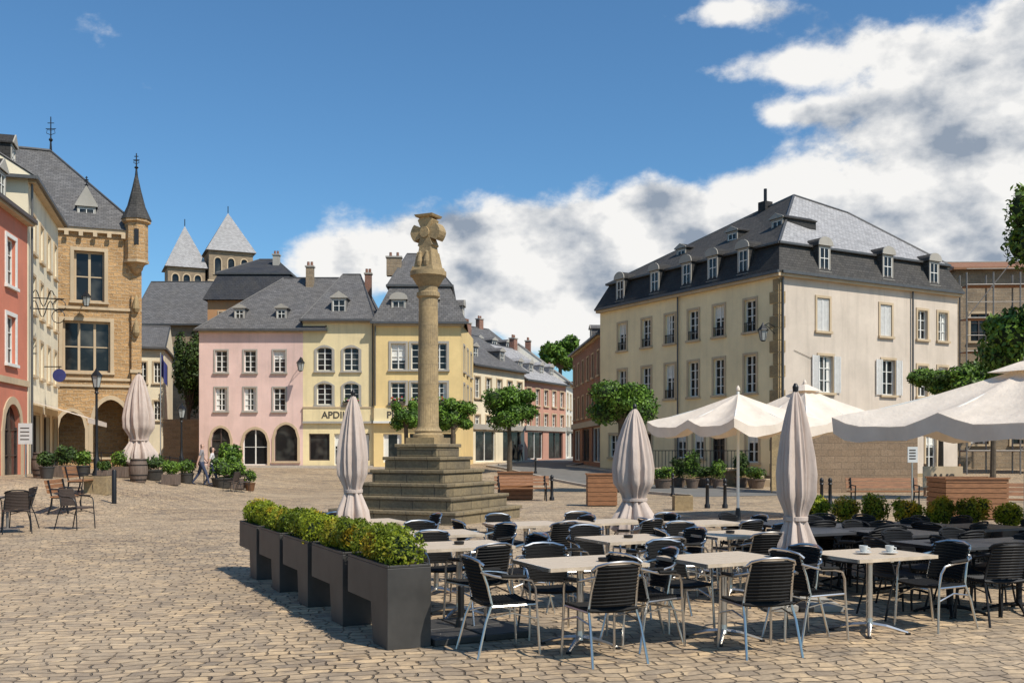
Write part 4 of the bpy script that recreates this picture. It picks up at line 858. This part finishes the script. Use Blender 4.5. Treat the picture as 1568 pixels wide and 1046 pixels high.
shrub('ornamental_grass',X(352,42.5),42.5,1.1,1.9,'planter','leafG',900,.11,.45,seed=77)
shrub('flower_pot',X(383,42),42,.6,.9,'gold','leafG',300,.05,.35,seed=78)
for px,d,a in ((355,40,1.2),(373,40.6,-1.2)): place(CW,'wicker_chair',X(px,d),d,a)
mb=MB(); 
for px0,px1,d in ((85,330,42.2),):
    n=14
    for k in range(n+1):
        x=X(px0+(px1-px0)*k/n,d); g=G(x,d); mb.tube([(x,d,g),(x,d,g+.95)],.025,'iron',5)
        if k<n:
            x2=X(px0+(px1-px0)*(k+1)/n,d); g2=G(x2,d); mb.tube([(x,d,g+.9),(x2,d,g2+.9)],.02,'iron',5); mb.tube([(x,d,g+.5),(x2,d,g2+.5)],.015,'iron',5)
mb.build('terrace_railing')
def sign(px,d,yt,yb,w,name,mat='signwhite'):
    x=X(px,d); g=G(x,d); e=empty(name,(x,d,g)); mb=MB(); z1=Zp(yt,d)-g; z0=Zp(yb,d)-g
    mb.tube([(0,.04,0),(0,.04,z1)],.03,'alu',8); mb.box(W0,-w/2,w/2,-.02,0,z0,z1,mat)
    for k in range(4): z=z0+(z1-z0)*(.2+.18*k); mb.box(W0,-w*.35,w*.3,-.024,-.021,z,z+.04,'text')
    mb.build('panel_and_post',e)
sign(39,36,648,680,.5,'information_sign'); sign(1397,30,684,708,.3,'parking_sign','signwhite')
x=X(1443,40);mb=MB(); mb.box(W0,-.8,.8,-.04,0,.35,1.2,'trim'); 
for s in (-.7,.7): mb.box(W0,s-.04,s+.04,.0,.06,0,1.3,'wood')
o=mb.build('construction_board'); o.location=(x,40,G(x,40)); text('ALIS',Fr(0,-.05,1,0),0,.0,.55,.5,o)
bl=[c for c in o.children][0]; bl.matrix_world=Matrix.Translation((0,-.06,.55))@Matrix.Rotation(math.pi/2,4,'X')
e=empty('tavern_sign',(X(91,46),46,Zp(575,46))); mb=MB(); mb.lathe((0,0,0),[(.01,-.03),(.3,-.03),(.3,.03),(.01,.03)],20,'signblue'); o=mb.build('disc',e); o.rotation_euler=(math.pi/2,0,0)
mb=MB(); mb.tube([(-.9,0,.4),(.1,0,.4)],.025,'iron',5); mb.tube([(0,0,.29),(0,0,.4)],.015,'iron',5); mb.build('bracket',e)
fx_=X(246,63); e=empty('european_flag',(fx_,63,G(fx_,63))); mb=MB(); H=Zp(540,63)-G(fx_,63); mb.tube([(0,0,0),(0,0,H)],.04,'alu',8)
for k in range(8):
    a,b=k/8,(k+1)/8; f=lambda t:(.38*t+.05,.12*math.sin(t*9)); xa,ya=f(a);xb,yb=f(b); mb.face([(xa,ya,H-.1-a*.8),(xb,yb,H-.1-b*.8),(xb,yb,H-1.5-b*.7),(xa,ya,H-1.5-a*.7)],'signblue')
mb.build('pole_and_cloth',e)
# ------------------------------------------------------------ trees
tree('pruned_street_tree',X(780,58),58,Zp(625,58),1.75,1.2,9000,.1,seed=5)
tree('pruned_street_tree',X(951,44),44,Zp(620,44),1.6,1.1,9000,.085,seed=6)
tree('pruned_street_tree',X(694,56),56,Zp(636,56),1.35,.95,6000,.095,seed=7)
tree('pruned_street_tree',X(622,56),56,Zp(636,56),.9,.85,4000,.095,seed=8)
tree('plane_tree',X(1580,36),36,Zp(512,36),2.0,1.5,8000,.12,'leafG',.18,seed=9)
tree('plane_tree',X(1612,34),34,Zp(345,34),1.45,2.2,4500,.12,'leafG',.16,seed=10)
tree('garden_tree',X(1440,47),47,Zp(585,47),1.6,.8,5000,.11,'leafG',.12,seed=12)
tree('garden_tree',X(1520,45),45,Zp(576,45),2.0,.9,5000,.11,'leafG',.12,seed=13)
tree('hill_tree',X(858,190),190,Zp(543,190),4,3.5,3000,.5,'leafT',.4,seed=14)
# ------------------------------------------------------------ scaffold + right building
mb,mw=MB(),MB(); F=Fr(X(1462,62),62,1,-.05); e=Zp(412,62); ops=[dict(u=u,v0=v,v1=v+1.7,w=1.1,tw=.15,nh=2,frame='dframe') for u in (1.5,4,6.5,9) for v in (2,5.2,8.4)]
facade(mb,mw,F,14,-.5,e,ops,'abbey'); body(mb,F,14,9,-.5,e,'abbey'); hip(mb,F,-.2,14.2,.4,-9.2,e,e+1.2,0,0,'wood',gw='trim',fascia='wood'); finish('unfinished_building',mb,mw)
mb=MB(); F=Fr(X(1480,57),57,1,-.05)
for i in range(6):
    for n in (0,-1.0): mb.tube([F.p(i*1.5,n,-.3),F.p(i*1.5,n,11.8)],.045,'steel',6)
for k in range(6):
    z=1.6+k*1.9; 
    for n in (0,-1): mb.tube([F.p(0,n,z),F.p(7.5,n,z)],.04,'steel',6)
    mb.tube([F.p(0,0,z+.9),F.p(7.5,0,z+.9)],.03,'steel',6); mb.box(F,0,7.5,-.95,-.05,z-.06,z-.02,'wood')
for i in range(5):
    for k in range(3): mb.tube([F.p(i*1.5,.02,1.6+3.8*k+1.9*(i%2)),F.p((i+1)*1.5,.02,3.5+3.8*k+1.9*(i%2))],.03,'steel',5)
mb.build('scaffolding')
# ------------------------------------------------------------ people
def person(name,x,y,face,H,shirt,pants,stride=.25,seed=0,longhair=False):
    k=H/1.72; J={}; E=[]; Vt=[];Rd=[]
    def v(n,p,r): J[n]=len(Vt); Vt.append((p[0]*k,p[1]*k,p[2]*k)); Rd.append(r*k)
    def e_(a,b): E.append((J[a],J[b]))
    v('pel',(0,0,.95),.135); v('waist',(0,0,1.08),.115); v('chest',(0,.01,1.28),.14); v('neck0',(0,0,1.44),.07); v('neck',(0,.01,1.50),.052); v('head0',(0,.02,1.57),.075); v('head1',(0,.02,1.66),.082); v('head2',(0,.015,1.70),.055)
    for a,b in (('pel','waist'),('waist','chest'),('chest','neck0'),('neck0','neck'),('neck','head0'),('head0','head1'),('head1','head2')): e_(a,b)
    for s,nm in ((-1,'L'),(1,'R')):
        st=stride*s; v('sh'+nm,(s*.17,0,1.40),.062); v('el'+nm,(s*.235,-st*.35,1.13),.042); v('wr'+nm,(s*.235,-st*.8+.05,.90),.028); v('pa'+nm,(s*.23,-st*.85+.06,.83),.03)
        e_('chest','sh'+nm);e_('sh'+nm,'el'+nm);e_('el'+nm,'wr'+nm);e_('wr'+nm,'pa'+nm)
        for q,(o_,l) in enumerate(((-.03,.07),(-.01,.085),(.01,.08),(.028,.065))):
            v('f%d%s'%(q,nm),(s*.228,-st*.85+.06+o_,.83-l*.5),.0105); v('g%d%s'%(q,nm),(s*.218,-st*.85+.065+o_,.83-l),.009); e_('pa'+nm,'f%d%s'%(q,nm)); e_('f%d%s'%(q,nm),'g%d%s'%(q,nm))
        v('t'+nm,(s*.2,-st*.85+.1,.80),.011); e_('pa'+nm,'t'+nm)
        v('hip'+nm,(s*.095,0,.89),.10); v('kn'+nm,(s*.10,st*.55+.03,.49),.062); v('an'+nm,(s*.10,st*1.0-(.10 if st<0 else -.02),.085+(.05 if st<0 else 0)),.038); v('toe'+nm,(s*.115,st*1.0+.14-(.10 if st<0 else -.02),.035),.036)
        e_('pel','hip'+nm);e_('hip'+nm,'kn'+nm);e_('kn'+nm,'an'+nm);e_('an'+nm,'toe'+nm)
    me=bpy.data.meshes.new(name); me.from_pydata(Vt,E,[]); o=bpy.data.objects.new('tmp',me); sc.collection.objects.link(o)
    sk=o.modifiers.new('s','SKIN'); sd=o.modifiers.new('d','SUBSURF'); sd.levels=2
    sv=me.skin_vertices
    for i,r in enumerate(Rd): sv[0].data[i].radius=(r,r*.85 if i in (0,1,2) else r); sv[0].data[i].use_root=(i==0)
    dg=bpy.context.evaluated_depsgraph_get(); m2=bpy.data.meshes.new_from_object(o.evaluated_get(dg)); bpy.data.objects.remove(o)
    m2.materials.clear()
    for mm in (shirt,pants,'skin','hair','shoe'): m2.materials.append(M[mm])
    for p in m2.polygons:
        c=p.center/k; p.use_smooth=True
        if c.z<.10: i=4
        elif c.z<.98 and abs(c.x)<.19: i=1
        elif c.z>1.46: i=3 if (c.z>1.685 or (c.y<-.0 and c.z>1.52)) else 2
        elif abs(c.x)>.17 and c.z<1.22: i=2
        else: i=0
        p.material_index=i
    root=empty(name,(x,y,G(x,y)),face); b=bpy.data.objects.new('body',m2); link(b,root)
    mb=MB(); mb.tube([(0,.10*k,1.63*k),(0,.122*k,1.595*k),(0,.10*k,1.588*k)],[.008*k,.013*k,.008*k],'skin',6)
    for s in (-1,1): mb.lathe((s*.03*k,.096*k,1.63*k),[(.004,-.006),(.009,0),(.004,.006)],6,'hair'); mb.lathe((s*.082*k,.015*k,1.59*k),[(.006,0),(.014,.02),(.012,.045),(.004,.055)],6,'skin')
    mb.box(W0,-.022*k,.022*k,.09*k,.104*k,1.556*k,1.563*k,'flower')
    if longhair: mb.lathe((0,-.03*k,1.44*k),[(.04*k,0),(.085*k,.1*k),(.092*k,.2*k),(.07*k,.27*k),(.02*k,.3*k)],12,'hair')
    mb.build('face_and_hair',root,smooth=True); return root
person('walking_man',X(309,41),41,math.radians(-75),1.74,'shirtB','jeans',.27)
person('walking_woman',X(325,41.4),41.4,math.radians(-80),1.64,'shirtA','jeans',.25,longhair=True)
person('walking_pedestrian',X(762,80),80,math.radians(10),1.72,'shirtA','jeans',.2); person('walking_pedestrian',X(797,82),82,math.radians(160),1.7,'shirtB','shoe',.2)
# ------------------------------------------------------------ SUN / SKY
sun_az=Vector((.75,-.66)).normalized(); el=math.radians(51)
sv=Vector((sun_az.x*math.cos(el),sun_az.y*math.cos(el),math.sin(el)))
sl=bpy.data.lights.new('sun','SUN'); sl.energy=5.0; sl.angle=math.radians(.5); sl.color=(1,.94,.84); so=bpy.data.objects.new('sun',sl); link(so); so.rotation_euler=sv.to_track_quat('Z','Y').to_euler(); so.location=(20,-20,40)
w=bpy.data.worlds.new('World'); sc.world=w; w.use_nodes=True; nt=w.node_tree; bg=nt.nodes['Background']; bg.inputs[1].default_value=.10
sky=node(nt,"ShaderNodeTexSky"); sky.sky_type='NISHITA'; sky.sun_disc=False; sky.sun_elevation=el; sky.sun_rotation=math.atan2(sun_az.x,sun_az.y); sky.air_density=1.0; sky.dust_density=.6; sky.ozone_density=2.0
tc=node(nt,"ShaderNodeTexCoord"); dirv=tc.outputs['Generated']
sep=node(nt,"ShaderNodeSeparateXYZ"); lk(nt,dirv,sep.inputs[0])
def mt(opn,a,b=None,c=None,clamp=False):
    n=node(nt,"ShaderNodeMath",operation=opn); n.use_clamp=clamp
    for i,q in enumerate((a,b,c)):
        if q is None: continue
        if isinstance(q,(int,float)): n.inputs[i].default_value=q
        else: lk(nt,q,n.inputs[i])
    return n.outputs[0]
az=mt('ARCTAN2',sep.outputs[0],sep.outputs[1]); elv=mt('ARCSINE',sep.outputs[2])
wn=node(nt,"ShaderNodeTexNoise"); wn.inputs['Scale'].default_value=7; wn.inputs['Detail'].default_value=3; lk(nt,dirv,wn.inputs['Vector']); ws=node(nt,"ShaderNodeSeparateColor"); lk(nt,wn.outputs['Color'],ws.inputs[0])
azw=mt('MULTIPLY_ADD',mt('SUBTRACT',ws.outputs[0],.5),.10,az); elw=mt('MULTIPLY_ADD',mt('SUBTRACT',ws.outputs[1],.5),.07,elv)
G_=[(1130,390,430,85,1.25),(860,365,170,50,.75),(690,395,190,45,.8),(520,392,130,30,.5),(1480,430,260,120,1.2),(880,470,330,75,1.0),(1090,310,170,32,.6),
 (1400,150,180,85,1.1),(1520,200,150,80,1.1),(1230,172,80,22,.7),(1350,60,70,45,.65),(1550,60,60,70,.75),
 (1110,20,115,28,1.0),(1195,100,60,24,.8),(1080,118,50,24,.6)]
tot=None
for cx,cy,rx,ry,am in G_:
    a0=math.atan((cx-CX)/FPX); e0=math.atan((HY-cy)/math.hypot(FPX,cx-CX)); sx=rx/FPX*math.cos(a0)**2*1.0; sy=ry/FPX*math.cos(a0)
    dx=mt('MULTIPLY',mt('SUBTRACT',azw,a0),1/sx); dy=mt('MULTIPLY',mt('SUBTRACT',elw,e0),1/sy)
    r2=mt('MULTIPLY_ADD',dx,dx,mt('MULTIPLY',dy,dy)); g_=mt('MULTIPLY',mt('EXPONENT',mt('MULTIPLY',r2,-1.0)),am)
    tot=g_ if tot is None else mt('ADD',tot,g_)
def cn(offset,scale,det=9,r=.58):
    mp=node(nt,"ShaderNodeMapping"); mp.inputs['Location'].default_value=offset; mp.inputs['Scale'].default_value=(1,1,1.5); lk(nt,dirv,mp.inputs[0]); return noise(nt,mp.outputs[0],scale,det,r)
n1=cn((0,0,0),10,8,.60); n2=cn((-.016,.012,-.04),10,4,.55); n3=cn((3,1,2),4.2,2,.5)
tc_=mt('MINIMUM',tot,1.4)
dens=mt('ADD',tc_,mt('MULTIPLY',mt('SUBTRACT',n1,.5),2.2))
mask=mt('MULTIPLY',mt('SUBTRACT',dens,.34),2.0,clamp=True)
mask=mt('MULTIPLY',mt('MULTIPLY',mask,mask),mt('MULTIPLY_ADD',mask,-2.0,3.0))
lit=mt('MULTIPLY_ADD',mt('SUBTRACT',n1,n2),2.7,.82)
lit=mt('ADD',lit,mt('MULTIPLY',mt('MAXIMUM',mt('SUBTRACT',tc_,.7),0.0),-.42))
lit=mt('ADD',lit,mt('MULTIPLY',mt('SUBTRACT',n3,.5),1.6),clamp=True)
cc=node(nt,"ShaderNodeValToRGB"); cc.color_ramp.elements[0].color=(.30,.36,.45,1); cc.color_ramp.elements[1].color=(.97,.96,.94,1); cc.color_ramp.elements[0].position=.05; cc.color_ramp.elements[1].position=.78; lk(nt,lit,cc.inputs[0])
c10=node(nt,"ShaderNodeVectorMath",operation='SCALE'); lk(nt,cc.outputs[0],c10.inputs[0]); c10.inputs['Scale'].default_value=9.6
tint=node(nt,"ShaderNodeVectorMath",operation='MULTIPLY'); lk(nt,sky.outputs[0],tint.inputs[0]); tint.inputs[1].default_value=(.72,1.12,1.34)
mx_=mixc(nt,mask,tint.outputs[0],c10.outputs[0]); lk(nt,mx_,bg.inputs[0])
# ------------------------------------------------------------ camera
cam=bpy.data.cameras.new('camera'); cam.lens=35; cam.sensor_width=36; cam.shift_y=165/1568; cam.clip_end=3000; co=bpy.data.objects.new('camera',cam); link(co); co.location=(0,0,EYE); co.rotation_euler=(math.pi/2,0,0); sc.camera=co
sc.view_settings.view_transform='Standard'; sc.view_settings.look='None'; sc.view_settings.exposure=0
